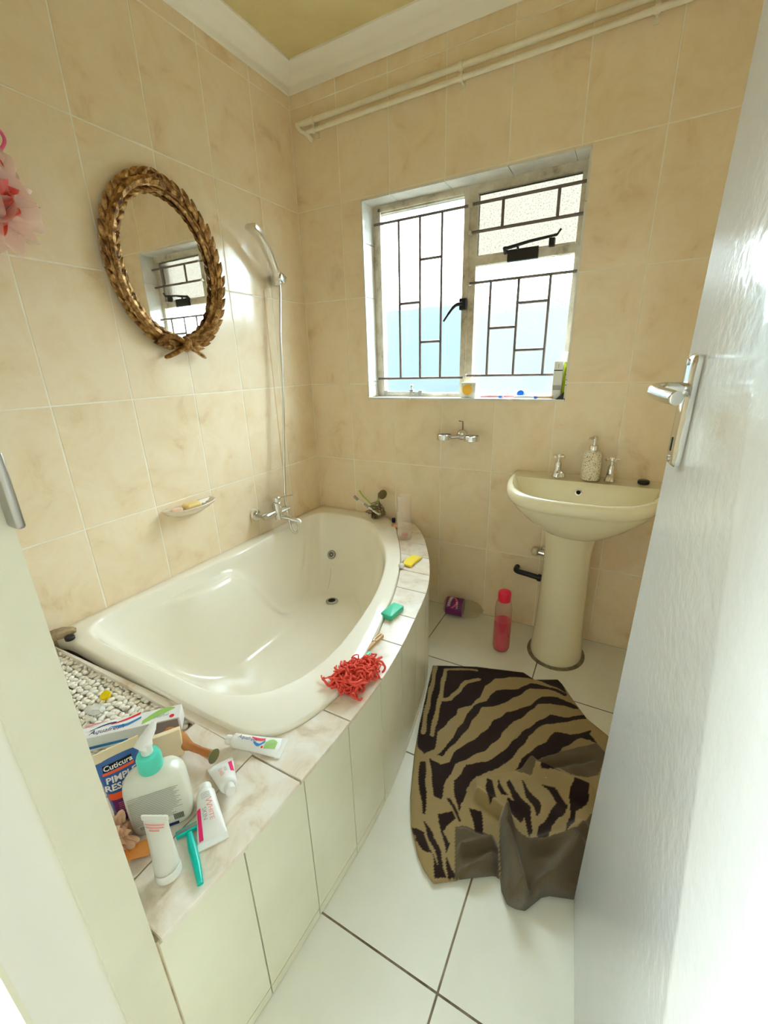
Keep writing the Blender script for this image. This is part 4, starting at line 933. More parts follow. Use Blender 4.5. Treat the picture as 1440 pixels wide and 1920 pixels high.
# ================================================================ SMALL MATERIALS
def cm(k, c, r=0.4, **kw): M[k] = mat(k, c, r, **kw)
cm('white_plastic', (0.80, 0.79, 0.75), 0.3); cm('off_white', (0.74, 0.72, 0.64), 0.4); cm('teal', (0.09, 0.62, 0.47), 0.35); cm('aqua_razor', (0.0, 0.50, 0.42), 0.3)
cm('lotion', (0.72, 0.71, 0.60), 0.25); cm('print_grey', (0.36, 0.36, 0.32), 0.6); cm('print_navy', (0.015, 0.03, 0.16), 0.5); cm('print_red', (0.75, 0.02, 0.04), 0.5); cm('print_blue', (0.03, 0.22, 0.55), 0.5)
cm('print_green', (0.33, 0.56, 0.13), 0.5); cm('print_magenta', (0.82, 0.02, 0.17), 0.5); cm('print_salmon', (0.80, 0.30, 0.26), 0.5); cm('carton', (0.80, 0.79, 0.77), 0.45); cm('carton_taupe', (0.36, 0.30, 0.28), 0.6)
cm('cuti_blue', (0.035, 0.115, 0.36), 0.3); cm('cuti_orange', (0.85, 0.10, 0.02), 0.4); cm('cuti_purple', (0.16, 0.015, 0.15), 0.3); cm('beige_card', (0.80, 0.65, 0.42), 0.5); cm('yellow', (0.90, 0.66, 0.0), 0.35)
cm('green_stick', (0.52, 0.72, 0.24), 0.35); cm('amber', (0.62, 0.22, 0.05), 0.12, trans=0.55); cm('amber_foot', (0.16, 0.15, 0.05), 0.3); cm('peach', (0.90, 0.66, 0.46), 0.6); cm('orange_wrap', (0.86, 0.36, 0.08), 0.35)
cm('coral', (0.80, 0.09, 0.06), 0.8); cm('wood', (0.66, 0.42, 0.20), 0.6); cm('green_soap', (0.06, 0.55, 0.34), 0.4); cm('yellow_sponge', (0.92, 0.70, 0.05), 0.7); cm('pearl', (0.80, 0.79, 0.72), 0.15, metal=0.1); cm('skin_pink', (0.80, 0.42, 0.30), 0.45)
cm('rock', (0.30, 0.21, 0.11), 0.8); cm('blue_plastic', (0.02, 0.16, 0.62), 0.35); cm('pink_plastic', (0.82, 0.42, 0.45), 0.35); cm('lime', (0.66, 0.72, 0.02), 0.3); cm('orange_fruit', (0.92, 0.50, 0.05), 0.5)
M['shard'] = clear('clear_white_plastic', (0.92, 0.92, 0.90), 0.35)
M['frost'] = clear('frosted_tumbler_glass', (0.97, 0.93, 0.89), 0.20, 0.25)
M['puff_pale'] = clear('pale_pink_netting', (0.97, 0.80, 0.75), 0.38, 0.6)
M['puff_red'] = clear('red_netting', (0.96, 0.16, 0.13), 0.55, 0.6)
M['rock'] = noise_mat('brown_rock', [(0.3, (0.16, 0.10, 0.05)), (0.6, (0.42, 0.31, 0.18))], scale=22, rough=0.8, bump=0.4, bscale=60)
M['wire_brown'] = mat('tarnished_wire', (0.24, 0.18, 0.10), 0.4, 0.7)
M['lime_stick'] = mat('lime_plastic', (0.45, 0.60, 0.14), 0.3)

# ---------------------------------------------------------------- a squeezed tube: crimp at z=0, shoulder at z=ln, print on -y
def tube_surf(w, r, ln, x, z):
    t = min(1.0, max(0.0, z/ln)); a = w/2*(1 - t) + r*t; b = 0.0016 + (r - 0.0016)*t**0.75
    u = max(-1.0, min(1.0, x/a)); return -b*math.sqrt(max(0.0, 1 - u*u))
def tube_thing(name, label, cat, mtx, w, r, ln, body, cap_r, cap_l, cap_m, group=None, cap_style='flip', seal=0.010):
    t = thing(name, label, cat, group=group); t.matrix_world = mtx
    n = 28; R = []
    for k in range(15):
        q = k/14; a = w/2*(1 - q) + r*q; b = 0.0016 + (r - 0.0016)*q**0.75
        R.append([(a*math.cos(2*PI*j/n), b*math.sin(2*PI*j/n), ln*q) for j in range(n)])
    R.append([(r*0.8*math.cos(2*PI*j/n), r*0.8*math.sin(2*PI*j/n), ln + 0.004) for j in range(n)])
    MB().loft(R).build('tube_body', body, t, 60)
    mb = MB(); mb.box(-w/2 - 0.0005, w/2 + 0.0005, -0.0016, 0.0016, -seal, 0.002); mb.build('crimp_seal', body, t)
    mb = MB(); mb.lathe([(cap_r*0.96, ln + 0.002), (cap_r, ln + 0.005), (cap_r, ln + cap_l - 0.003), (cap_r*0.94, ln + cap_l), (0.001, ln + cap_l)], 24); mb.build('cap', cap_m, t, 40)
    return t
def tube_patch(t, name, m, w, r, ln, outline, up=0.0007):
    """printed area on the tube: quad strips between (z, x_left, x_right) stations"""
    mb = MB(); V = []; F = []; nx = 10
    for z, xl, xr in outline:
        for i in range(nx + 1):
            x = xl + (xr - xl)*i/nx; V.append((x, tube_surf(w, r, ln, x, z) - up, z))
    for k in range(len(outline) - 1):
        for i in range(nx): j = k*(nx + 1) + i; F.append((j, j + 1, j + nx + 2, j + nx + 1))
    return mb.add(V, F).build(name, m, t, 60)
def tube_text(t, s, size, m, w, r, ln, x, z, flip=False, rot=0.0, bold=0.0, shear=0.0, sx=1.0):
    mt = Matrix.Translation((x, 0, z)) @ Matrix.Rotation(PI/2, 4, 'X') @ Matrix.Rotation(rot, 4, 'Z')
    o = text(s, size, m, t, mt, bold=bold, shear=shear, sx=sx)
    for v in o.data.vertices: v.co.y = tube_surf(w, r, ln, v.co.x, v.co.z) - 0.0021
    return o
def lie(p_crimp, p_cap, r, roll=0.0, z=LZ):
    """matrix of a tube lying on z with its crimp at p_crimp and its shoulder towards p_cap"""
    a = Vector((p_crimp[0], p_crimp[1], z + 0.003)); d = Vector((p_cap[0] - p_crimp[0], p_cap[1] - p_crimp[1], 0)); ln = d.length
    zz = Vector((d.x, d.y, r*0.96)).normalized(); xx = Vector((-d.y, d.x, 0)).normalized(); yy = zz.cross(xx)
    if yy.z > 0: xx = -xx; yy = zz.cross(xx)
    m = Matrix(((xx.x, yy.x, zz.x, a.x), (xx.y, yy.y, zz.y, a.y), (xx.z, yy.z, zz.z, a.z), (0, 0, 0, 1)))
    return m @ Matrix.Rotation(roll, 4, 'Z')
def stand(p_base, p_top, across, total):
    """matrix of a tube standing on its cap: local z runs from the crimp (top) down to the cap; text stays upright"""
    top = Vector(p_top); dn = (Vector(p_base) - top).normalized(); ac = Vector(across); ac = (ac - dn*ac.dot(dn)).normalized()
    yy = dn.cross(ac)
    return Matrix(((ac.x, yy.x, dn.x, top.x), (ac.y, yy.y, dn.y, top.y), (ac.z, yy.z, dn.z, top.z), (0, 0, 0, 1)))

# ================================================================ TOOTHPASTE CARTON
PB = thing('toothpaste_box', 'white toothpaste carton with red and blue swoosh lying on the pebbles', 'carton', (0.619, -1.560, 0.4645), (0, 0, math.atan2(0.149, 0.145)))
BL, BD, BH = 0.205, 0.043, 0.037
mb = MB(); rbox(mb, BL, BD, BH, 0.0012, 0.0008, n=1); mb.build('carton_body', 'carton', PB)
def flat(name, m, parent, pts, z): MB().add([(x, y, z) for x, y in pts], [tuple(range(len(pts)))]).build(name, m, parent)
def band(name, m, parent, cl, z):
    """curved printed band: (x, y_low, y_high) stations"""
    V = []; F = []
    for x, a, b in cl: V += [(x, a, z), (x, b, z)]
    for i in range(len(cl) - 1): F.append((2*i, 2*i + 2, 2*i + 3, 2*i + 1))
    MB().add(V, F).build(name, m, parent)
def swoosh(parent, z, x0, sc, flip=1):
    f = lambda L_: [(x0 + x*sc, y*sc, w*sc) for x, y, w in L_]
    band('print_swoosh', 'print_red', parent, [(x0 + sc*t, sc*(0.10 + 0.20*t*t - 0.02*(1 - t)), sc*(0.13 + 0.30*t**1.5 + 0.00*(1 - t))) for t in [i/10 for i in range(11)]], z)
    band('print_swoosh', 'print_blue', parent, [(x0 + sc*(0.05 + 1.02*t), sc*(-0.06 - 0.13*math.sin(PI*min(1, t*1.05))*(1 - 0.2*t) + 0.30*max(0, t - 0.6)), sc*(-0.02 - 0.02*math.sin(PI*t) + 0.42*max(0, t - 0.55))) for t in [i/12 for i in range(13)]], z)
ZT = BH + 0.0006
swoosh(PB, ZT, -0.045, 0.058)
text('Aquafresh', 0.0185, 'print_navy', PB, Matrix.Translation((-0.050, -0.0085, ZT + 0.0003)), shear=0.25, sx=0.92)
band('print_arc', 'print_navy', PB, [(-0.085 + 0.05*t, -0.002 + 0.010*math.sin(PI*t*0.6), 0.000 + 0.012*math.sin(PI*t*0.6)) for t in [i/8 for i in range(9)]], ZT)
band('print_leaf', 'print_green', PB, [(0.022 + 0.066*t, -0.018 + 0.030*t, -0.006 + 0.024*math.sin(PI*t*0.75) + 0.004*t) for t in [i/10 for i in range(11)]], ZT)
text('Herbal', 0.0125, 'print_grey', PB, Matrix.Translation((0.062, -0.004, ZT + 0.0004)), sx=0.9)
flat('print_dot', 'print_red', PB, [(0.085 + 0.0055*math.cos(a*PI/6), -0.012 + 0.0055*math.sin(a*PI/6)) for a in range(12)], ZT + 0.0003)
MB().add([(-0.088, BD/2 + 0.0004, BH*0.55), (-0.040, BD/2 + 0.0004, BH*0.9), (-0.088, BD/2 + 0.0004, BH)], [(0, 1, 2)]).build('print_flash', 'print_red', PB)
flat('print_flash', 'print_salmon', PB, [(-0.100, 0.012), (-0.100, 0.020), (-0.055, 0.020)], ZT)
MB().add([(0.045, -BD/2 - 0.0005, 0.004), (0.098, -BD/2 - 0.0005, 0.004), (0.098, -BD/2 - 0.0005, BH - 0.003), (0.045, -BD/2 - 0.0005, BH - 0.003)], [(0, 1, 2, 3)]).build('print_panel', 'carton_taupe', PB)  # darker taupe panel at one end of the carton's side face
MB().add([(-BL/2 - 0.0005, -BD/2 + 0.004, 0.003), (-BL/2 - 0.0005, BD/2 - 0.004, 0.003), (-BL/2 - 0.0005, BD/2 - 0.004, BH - 0.004), (-BL/2 - 0.0005, -BD/2 + 0.004, BH - 0.004)], [(3, 2, 1, 0)]).build('open_end', 'dark', PB)
MB().add([(-0.098, -BD/2 - 0.0006, 0.006), (-0.010, -BD/2 - 0.0006, 0.006), (-0.010, -BD/2 - 0.0006, 0.013), (-0.098, -BD/2 - 0.0006, 0.013)], [(0, 1, 2, 3)]).build('print_stripe', 'print_blue', PB)

# ================================================================ AQUAFRESH TUBE
aw, ar, al = 0.050, 0.015, 0.105
AT = tube_thing('toothpaste_tube', 'white toothpaste tube with red and blue swoosh lying on the ledge', 'tube', lie((0.948, -1.436), (0.815, -1.488), ar), aw, ar, al, 'white_plastic', 0.010, 0.018, 'white_plastic')
st9 = [k/9 for k in range(10)]
tube_patch(AT, 'print_leaf', 'print_green', aw, ar, al, [(0.033 - 0.025*t, -0.013 + 0.006*t, 0.002 + 0.013*math.sin(PI*t*0.8)) for t in st9])
tube_patch(AT, 'print_swoosh', 'print_red', aw, ar, al, [(0.066 - 0.030*t, 0.006 - 0.005*math.sin(PI*t), 0.009 + 0.003*t - 0.002*math.sin(PI*t)) for t in st9], 0.0009)
tube_patch(AT, 'print_swoosh', 'print_blue', aw, ar, al, [(0.058 - 0.024*t, -0.006 - 0.006*math.sin(PI*t) + 0.012*max(0, t - 0.5), -0.002 - 0.003*math.sin(PI*t) + 0.024*max(0, t - 0.6)) for t in st9], 0.0009)
tube_text(AT, 'Aquafresh', 0.0125, 'print_navy', aw, ar, al, 0.000, 0.0735, rot=-PI/2, shear=0.25, sx=0.82)
tube_text(AT, 'Herbal', 0.0075, 'print_grey', aw, ar, al, -0.001, 0.020, rot=-PI/2 + 0.6)
tube_patch(AT, 'print_dot', 'print_red', aw, ar, al, [(0.034 + 0.005*k/4, -0.011 - 0.003*math.sin(PI*k/4), -0.011 + 0.003*math.sin(PI*k/4)) for k in range(5)], 0.0012)

# ================================================================ CREAM TUBES
w_, r_, l_ = 0.052, 0.0165, 0.088
T2 = tube_thing('cream_tube', 'white skin cream tube with a magenta stripe lying crimp towards the floor', 'tube', lie((0.972, -1.640), (0.893, -1.588), r_), w_, r_, l_, 'white_plastic', 0.0125, 0.016, 'white_plastic', 'white skin cream tubes')
tube_patch(T2, 'print_stripe', 'print_magenta', w_, r_, l_, [(0.004 + 0.054*k/6, -0.0215 + 0.003*k/6, -0.0140 + 0.002*k/6) for k in range(7)])
tube_text(T2, 'W', 0.0165, 'print_salmon', w_, r_, l_, 0.0035, 0.061, rot=-PI/2)
tube_text(T2, 'HITE', 0.0115, 'print_salmon', w_, r_, l_, 0.0050, 0.041, rot=-PI/2)
tube_text(T2, 'SKIN', 0.0105, 'print_grey', w_, r_, l_, -0.0060, 0.044, rot=-PI/2)
for k in range(4): tube_patch(T2, 'print_line', 'print_grey', w_, r_, l_, [(0.071 + 0.003*k, -0.008, 0.008), (0.0718 + 0.003*k, -0.008, 0.008)], 0.0009)
w3, r3, l3 = 0.052, 0.0165, 0.070
T3 = tube_thing('cream_tube', 'short white skin cream tube lying cap towards the floor beside the toothpaste tube', 'tube', lie((0.866, -1.528), (0.932, -1.562), r3), w3, r3, l3, 'white_plastic', 0.010, 0.020, 'white_plastic', 'white skin cream tubes')
tube_patch(T3, 'print_stripe', 'print_magenta', w3, r3, l3, [(0.004 + 0.040*k/6, -0.0220 + 0.003*k/6, -0.0145 + 0.002*k/6) for k in range(7)])
tube_text(T3, 'W', 0.0135, 'print_salmon', w3, r3, l3, 0.0035, 0.046, rot=-PI/2)
tube_text(T3, 'HITE', 0.0095, 'print_salmon', w3, r3, l3, 0.0045, 0.030, rot=-PI/2)
tube_text(T3, 'SKIN', 0.0090, 'print_grey', w3, r3, l3, -0.0050, 0.032, rot=-PI/2)
w4, r4, l4 = 0.050, 0.0195, 0.088
T4 = tube_thing('cream_tube', 'plain white tube standing on its wide cap nearest the door jamb', 'tube', stand((0.951, -1.712, LZ + 0.001), (0.926, -1.699, 0.563), (-0.97, -0.26, 0.2), 0.1), w4, r4, l4, 'off_white', 0.0205, 0.016, 'white_plastic', 'white skin cream tubes', seal=0.006)
for k, (z, x0, x1) in enumerate(((0.006, -0.019, 0.019), (0.010, -0.018, 0.018), (0.0145, -0.010, 0.010))):
    tube_patch(T4, 'print_line', 'print_salmon', w4, r4, l4, [(z, x0, x1), (z + 0.0022, x0, x1)], 0.0009)

# ================================================================ BLUE AND PURPLE FACE WASH TUBE
w5, r5, l5 = 0.074, 0.0215, 0.108
T5 = tube_thing('face_wash_tube', 'blue and purple face wash tube standing on its cap beside the pump bottle', 'tube', stand((0.784, -1.681, LZ + 0.001), (0.769, -1.664, 0.588), (-0.26, -0.96, -0.24), 0.13), w5, r5, l5, 'cuti_blue', 0.0215, 0.016, 'cuti_purple', seal=0.017)
for ch in T5.children:
    if ch.name.startswith('crimp_seal'): ch.data.materials[0] = M['beige_card']
def full(z0, z1, k=0.97):
    return [(z0 + (z1 - z0)*i/6, -(w5/2*(1 - (z0 + (z1 - z0)*i/6)/l5) + r5*(z0 + (z1 - z0)*i/6)/l5)*k, (w5/2*(1 - (z0 + (z1 - z0)*i/6)/l5) + r5*(z0 + (z1 - z0)*i/6)/l5)*k) for i in range(7)]
tube_patch(T5, 'print_black_box', 'dark', w5, r5, l5, [(z, -0.021, 0.026) for z in (0.010, 0.014, 0.018, 0.022)], 0.0008)
tube_text(T5, 'Cuticura', 0.0135, 'white_print', w5, r5, l5, 0.002, 0.0160, rot=PI, bold=0.0003)
tube_patch(T5, 'print_band', 'cuti_orange', w5, r5, l5, [(z, -0.023, 0.028) for z in (0.0235, 0.026, 0.0285)], 0.0008)
tube_text(T5, 'PIMPLE', 0.0165, 'print_pale' if 'print_pale' in M else 'white_print', w5, r5, l5, 0.0, 0.0395, rot=PI, bold=0.0005)
tube_text(T5, 'RESCUE', 0.0165, 'white_print', w5, r5, l5, 0.0, 0.0545, rot=PI, bold=0.0005)
tube_patch(T5, 'print_band', 'cuti_orange', w5, r5, l5, full(0.066, 0.079, 0.93), 0.0008)
tube_patch(T5, 'print_base', 'cuti_purple', w5, r5, l5, full(0.080, 0.107, 0.985), 0.0006)
for k in range(5): tube_patch(T5, 'print_line', 'print_salmon', w5, r5, l5, [(0.086 + 0.0036*k, -0.014, 0.013), (0.0868 + 0.0036*k, -0.014, 0.013)], 0.0011)

# ================================================================ PUMP LOTION BOTTLE
pa = math.radians(50)
PBt = thing('pump_bottle', 'cream lotion pump bottle with a teal collar standing on the ledge', 'bottle', (0.853, -1.651, LZ), (0, 0, pa))
mb = MB(); R = []
for k, z in ((0.90, 0.0), (0.98, 0.003), (1.0, 0.010), (1.0, 0.060), (0.985, 0.092), (0.94, 0.106), (0.80, 0.116), (0.52, 0.123), (0.36, 0.126)):
    R.append(rrect(0.106*k, 0.058*(k if k < 0.9 else 1.0*k), 0.024*k, 6, z))
mb.loft(R).build('bottle', 'lotion', PBt, 60)
MB().lathe([(0.0195, 0.124), (0.0205, 0.127), (0.0205, 0.150), (0.018, 0.157), (0.010, 0.160)], 28).build('collar', 'teal', PBt, 45)
mb = MB(); mb.lathe([(0.0095, 0.158), (0.0095, 0.172), (0.0115, 0.175), (0.0120, 0.182), (0.009, 0.187), (0.004, 0.188)], 20)
mb.tube([(-0.008, -0.006, 0.176), (0.0, 0.002, 0.184), (0.012, 0.016, 0.196), (0.017, 0.022, 0.202)], [0.0125, 0.0115, 0.0080, 0.0040], 12); mb.build('pump_head', 'white_plastic', PBt, 50)
for k in range(17):
    z = 0.094 - 0.0040*k; x1 = 0.040 - 0.004*((k*7) % 3) - (0.012 if k > 12 else 0)
    MB().add([(-0.042, -0.02945, z), (x1, -0.02945, z), (x1, -0.02945, z + 0.0014), (-0.042, -0.02945, z + 0.0014)], [(0, 1, 2, 3)]).build('print_line', 'print_grey', PBt)
MB().add([(-0.034, -0.02945, 0.018), (0.010, -0.02945, 0.018), (0.010, -0.02945, 0.026), (-0.034, -0.02945, 0.026)], [(0, 1, 2, 3)]).build('print_panel', 'print_grey', PBt)
for k in range(9):
    x = 0.022 + 0.0019*k; MB().add([(x, -0.02945, 0.016), (x + 0.0011, -0.02945, 0.016), (x + 0.0011, -0.02945, 0.030), (x, -0.02945, 0.030)], [(0, 1, 2, 3)]).build('print_barcode_bar', 'dark', PBt)
MB().add([(0.008, -0.02950, 0.004), (0.028, -0.02950, 0.004), (0.028, -0.02950, 0.011), (0.008, -0.02950, 0.011)], [(0, 1, 2, 3)]).build('print_panel', 'print_navy', PBt)

# ================================================================ REST OF THE CLUTTER
rz = thing('safety_razor', 'turquoise disposable razor hanging over the edge of the ledge', 'razor', (0.955, -1.668, LZ + 0.001), (0, 0, math.atan2(-0.050, 0.095)))
MB().tube([(-0.030, 0, 0.007), (0.0, 0, 0.0075), (0.035, 0.001, 0.0065), (0.066, 0.0, 0.005)], [0.0055, 0.0075, 0.0065, 0.005], 10, flat=0.75).build('handle', 'aqua_razor', rz, 60)
q = MB(); rbox(q, 0.012, 0.042, 0.008, 0.002, 0.001); q.xf(Matrix.Translation((-0.038, 0, 0.0025))); q.build('head', 'aqua_razor', rz, 40)
q = MB(); q.box(-0.041, -0.035, -0.019, 0.019, 0.0105, 0.0112); q.build('blade', 'steel_dull', rz)
gb = thing('plastic_goblet', 'small amber plastic goblet lying on its side beneath the toothpaste tube', 'goblet', (0.785, -1.535, LZ + 0.0225), (0, PI/2, 0.10))
MB().lathe([(0.0220, -0.072), (0.0225, -0.050), (0.020, -0.030), (0.013, -0.014), (0.0085, 0.000), (0.0075, 0.030), (0.010, 0.056), (0.012, 0.060)], 22, cap0=False, cap1=False).build('bowl_and_stem', 'amber', gb, 60)
MB().lathe([(0.011, 0.059), (0.0145, 0.064), (0.0150, 0.066), (0.001, 0.067)], 22).build('foot', 'amber_foot', gb, 50)
bc = MB(); rbox(bc, 0.118, 0.020, 0.056, 0.003, 0.002); bc.xf(Matrix.Rotation(-0.35, 4, 'X'))
tag(bc.build('small_carton', 'beige_card', None, 40, (0.738, -1.592, LZ + 0.008), (0, 0, math.radians(56))), 'plain beige carton leaning behind the pump bottle', 'carton')
gs = thing('green_toothbrush', 'pale green toothbrush half hidden between the carton and the door jamb', 'toothbrush', (0.630, -1.650, 0.4640), (0, 0, 0.35))
MB().tube([(-0.075, 0, 0.006), (0.0, 0, 0.006), (0.055, 0.002, 0.006)], [0.0065, 0.0060, 0.004], 10).build('handle', 'green_stick', gs, 60)
q = MB(); q.box(0.040, 0.062, -0.005, 0.007, 0.008, 0.016); q.build('bristles', 'white_plastic', gs)
bk = soap_bar('plastic_piece', 0.040, 0.020, 0.012, 'black', (0.668, -1.612, 0.4635), (0, 0, 0.9), 'small black plastic piece lying under the toothpaste carton', 'plastic piece')

def ruffle(seed, n_sheets, rad, sq=(1, 1, 1), folds=9, amp=0.28, nu=54, nv=7):
    """crumpled netting: wavy cups nested around a centre"""
    r = random.Random(seed); mb = MB()
    for s in range(n_sheets):
        rot = Matrix.Rotation(r.uniform(0, 6.28), 4, 'Z') @ Matrix.Rotation(r.uniform(-1.2, 1.2), 4, 'X') @ Matrix.Rotation(r.uniform(-1.2, 1.2), 4, 'Y')
        ph = [r.uniform(0, 6.28) for _ in range(4)]; R_ = rad*r.uniform(0.72, 1.0); rings = []
        for v in range(nv):
            t = v/(nv - 1); ring = []
            for u in range(nu):
                a = 2*PI*u/nu
                w = 1 + amp*t*(math.sin(folds*a + ph[0]) + 0.5*math.sin((folds + 5)*a + ph[1])) 
                rr = R_*(0.12 + 0.88*t)*w*0.85; zz = R_*(0.45*t*t - 0.2) + R_*0.22*t*math.sin((folds - 2)*a + ph[2])
                p = rot @ Vector((rr*math.cos(a), rr*math.sin(a), zz)); ring.append((p.x*sq[0], p.y*sq[1], p.z*sq[2]))
            rings.append(ring)
        mb.loft(rings, cap0=False, cap1=False)
    return mb
sp = thing('mesh_sponge', 'peach netting bath sponge squeezed beside the white tube', 'sponge', (0.822, -1.731, LZ + 0.024))
o = ruffle(5, 9, 0.056, (1.05, 0.62, 0.60), 8, 0.24, 90, 8); o.v = [(x, min(y, 0.030) if False else y, max(z, -0.022)) for x, y, z in o.v]; o.build('netting', 'peach', sp, 70)
ow = MB(); ow.add([(0, 0, 0), (0.050, 0.016, 0.012), (0.046, 0.034, 0.020), (0.006, 0.022, 0.014), (0.002, 0.0, -0.003), (0.050, 0.014, 0.009)], [(0, 1, 2, 3), (0, 4, 5, 1)])
ow2 = MB(); rbox(ow2, 0.050, 0.024, 0.006, 0.003, 0.002); ow2.xf(Matrix.Rotation(0.35, 4, 'X'))
tag(ow2.build('soap_wrapper', 'orange_wrap', None, 40, (0.878, -1.713, LZ + 0.010), (0, 0, 0.75)), 'crumpled orange wrapper between the peach sponge and the white tube', 'wrapper')
yc = MB().lathe([(0.010, 0.0), (0.0125, 0.002), (0.0130, 0.008), (0.012, 0.010), (0.001, 0.0105)], 22)
tag(yc.build('bottle_cap', 'yellow', None, 40, (0.418, -1.5165, 0.4535), (0.35, 0.15, 0)), 'round yellow bottle cap lying on the white pebbles', 'cap')
bcp = MB().lathe([(0.011, 0.0), (0.0135, 0.002), (0.0140, 0.010), (0.0125, 0.012), (0.001, 0.0125)], 22)
tag(bcp.build('bottle_cap', 'black', None, 40, (0.094, -1.4395, RIM + 0.001), (0, 0, 0)), 'round black bottle cap on the corner of the bath rim', 'cap')
q = MB(); rr_ = random.Random(4); R = []
for z, k in ((-1, .45), (-.6, .85), (0, 1.0), (.5, .85), (.9, .45)): R.append([(0.047*k*(1 + rr_.uniform(-.16, .16))*math.cos(2*PI*j/11), 0.021*k*(1 + rr_.uniform(-.16, .16))*math.sin(2*PI*j/11), 0.016*z) for j in range(11)])
tag(q.loft(R).build('rock', 'rock', None, 30, (0.052, -1.447, 0.4915), (0.05, 0.0, 0.95)), 'rough brown rock lying in the corner beside the black cap', 'rock')
sdv = MB(); R = [[(0.026*k*(1 + rr_.uniform(-.2, .2))*math.cos(2*PI*j/9), 0.016*k*(1 + rr_.uniform(-.2, .2))*math.sin(2*PI*j/9), 0.008*z) for j in range(9)] for z, k in ((-1, .6), (0, 1), (1, .55))]
tag(sdv.loft(R).build('plastic_shard', 'shard', None, 40, (0.448, -1.558, 0.4600), (0.2, 0.1, 0.5)), 'clear plastic shard lying on the pebbles below the yellow cap', 'plastic piece')

# --- along the curved ledge
rs = thing('scrubbing_sponge', 'coral red nylon scrubbing sponge on the bath ledge', 'sponge', (0.985, -1.178, LZ + 0.020))
r9 = random.Random(21); nb = MB()
lobes = [((-0.018, -0.030, 0.004), 0.034), ((0.012, 0.010, 0.010), 0.036), ((0.020, 0.042, 0.002), 0.026), ((-0.012, 0.020, 0.006), 0.032), ((0.014, -0.032, 0.002), 0.028)]
for k in range(190):
    c, R_ = lobes[k % 5]; p = Vector(c) + Vector((r9.uniform(-1, 1), r9.uniform(-1, 1), r9.uniform(-.4, .8)))*R_*0.75
    d = Vector((r9.uniform(-1, 1), r9.uniform(-1, 1), r9.uniform(-.6, .6))).normalized(); P = []
    for i in range(9):
        P.append((p.x, p.y, max(p.z, -0.0160 if p.x > -0.008 else -0.0030))); d = (d + Vector((r9.uniform(-1, 1), r9.uniform(-1, 1), r9.uniform(-.8, .8)))*0.65 + (Vector(c) - p)*(14 if (p - Vector(c)).length > R_*0.8 else 3)).normalized(); p = p + d*0.009
        p.z = min(p.z, 0.034 - 4.0*((p.x)**2 + 0.5*(p.y)**2))
    nb.tube(catmull(P, 2), r9.uniform(0.0016, 0.0034), 5)
nb.build('nylon_strands', 'coral', rs, 60)
cp = thing('clothes_peg', 'wooden clothes peg lying along the bath ledge', 'peg', (0.948, -1.018, LZ + 0.001), (0, 0, math.atan2(0.092, 0.011)))
for s in (-1, 1):
    q = MB(); q.loft([[(-0.045, s*0.0095 - 0.0028, 0), (-0.045, s*0.0095 + 0.0028, 0), (-0.045, s*0.0095 + 0.0028, 0.010), (-0.045, s*0.0095 - 0.0028, 0.010)], [(0.0, s*0.0052 - 0.004, 0), (0.0, s*0.0052 + 0.004, 0), (0.0, s*0.0052 + 0.004, 0.010), (0.0, s*0.0052 - 0.004, 0.010)], [(0.045, s*0.0046 - 0.003, 0), (0.045, s*0.0046 + 0.003, 0), (0.045, s*0.0046 + 0.003, 0.010), (0.045, s*0.0046 - 0.003, 0.010)]]); q.build('peg_half', 'wood', cp)
q = MB(); q.tube([(0.004, 0, -0.0), (0.004, 0, 0.012)], 0.0035, 8); q.tube([(0.004, -0.009, 0.0112), (0.004, 0.009, 0.0112)], 0.0012, 6); q.build('spring', 'steel_dull', cp, 50)
q = MB(); rbox(q, 0.010, 0.046, 0.006, 0.003, 0.002); tag(q.build('plastic_stub', 'teal', None, 40, (0.960, -1.082, LZ + 0.0005), (0, 0, 0.05)), 'teal plastic stub between the peg and the red sponge', 'plastic piece')
q = MB(); rbox(q, 0.044, 0.082, 0.018, 0.006, 0.003); tag(q.build('soap_bar', 'green_soap', None, 50, (0.924, -0.845, LZ + 0.0005), (0, 0, -0.10)), 'bright green soap bar on the bath ledge', 'soap')
q = MB(); V = []
for i in range(9):
    t = i/8 - 0.5; h = 0.003 + 0.006*math.cos(t*3.0); V.append([(t*0.096, -0.022, h + 0.0), (t*0.096, 0.022, h + 0.002), (t*0.096, 0.022, h + 0.009), (t*0.096, -0.022, h + 0.008)])
tag(q.loft(V).build('cleaning_sponge', 'yellow_sponge', None, 40, (0.818, -0.458, LZ - 0.001), (0, 0, 1.50)), 'curled yellow sponge strip on the far end of the ledge', 'sponge')
pb_ = thing('pearl_hairpin', 'hair clip with a large pearl bead at the edge of the bath', 'hair clip', (0.802, -0.530, LZ + 0.001))
q = MB(); R = []
for k in range(11): a = -PI/2 + PI*k/10; R.append((max(0.0003, 0.0125*math.cos(a)), 0.0125 + 0.0125*math.sin(a)))
q.lathe(R, 20); q.build('pearl', 'pearl', pb_, 60)
q = MB(); q.tube([(-0.004, 0.008, 0.008), (-0.012, 0.040, 0.012), (-0.020, 0.070, 0.004)], [0.004, 0.006, 0.003], 8, flat=0.4); q.build('clip', 'steel_dull', pb_, 50)
vs = thing('glass_tumbler', 'tall frosted glass tumbler on the ledge against the window wall', 'tumbler', (0.672, -0.232, LZ + 0.0005))
MB().lathe([(0.030, 0.0), (0.034, 0.002), (0.035, 0.008), (0.0335, 0.10), (0.0345, 0.215), (0.0355, 0.218), (0.0335, 0.2185), (0.0318, 0.215), (0.0310, 0.10), (0.0315, 0.012), (0.001, 0.011)], 30).build('glass', 'frost', vs, 60)
soap_bar('soap_remnant', 0.026, 0.018, 0.016, 'coral', (0.672, -0.232, LZ + 0.0125), (0.1, 0.1, 0.4), 'red soap remnant inside the frosted tumbler')
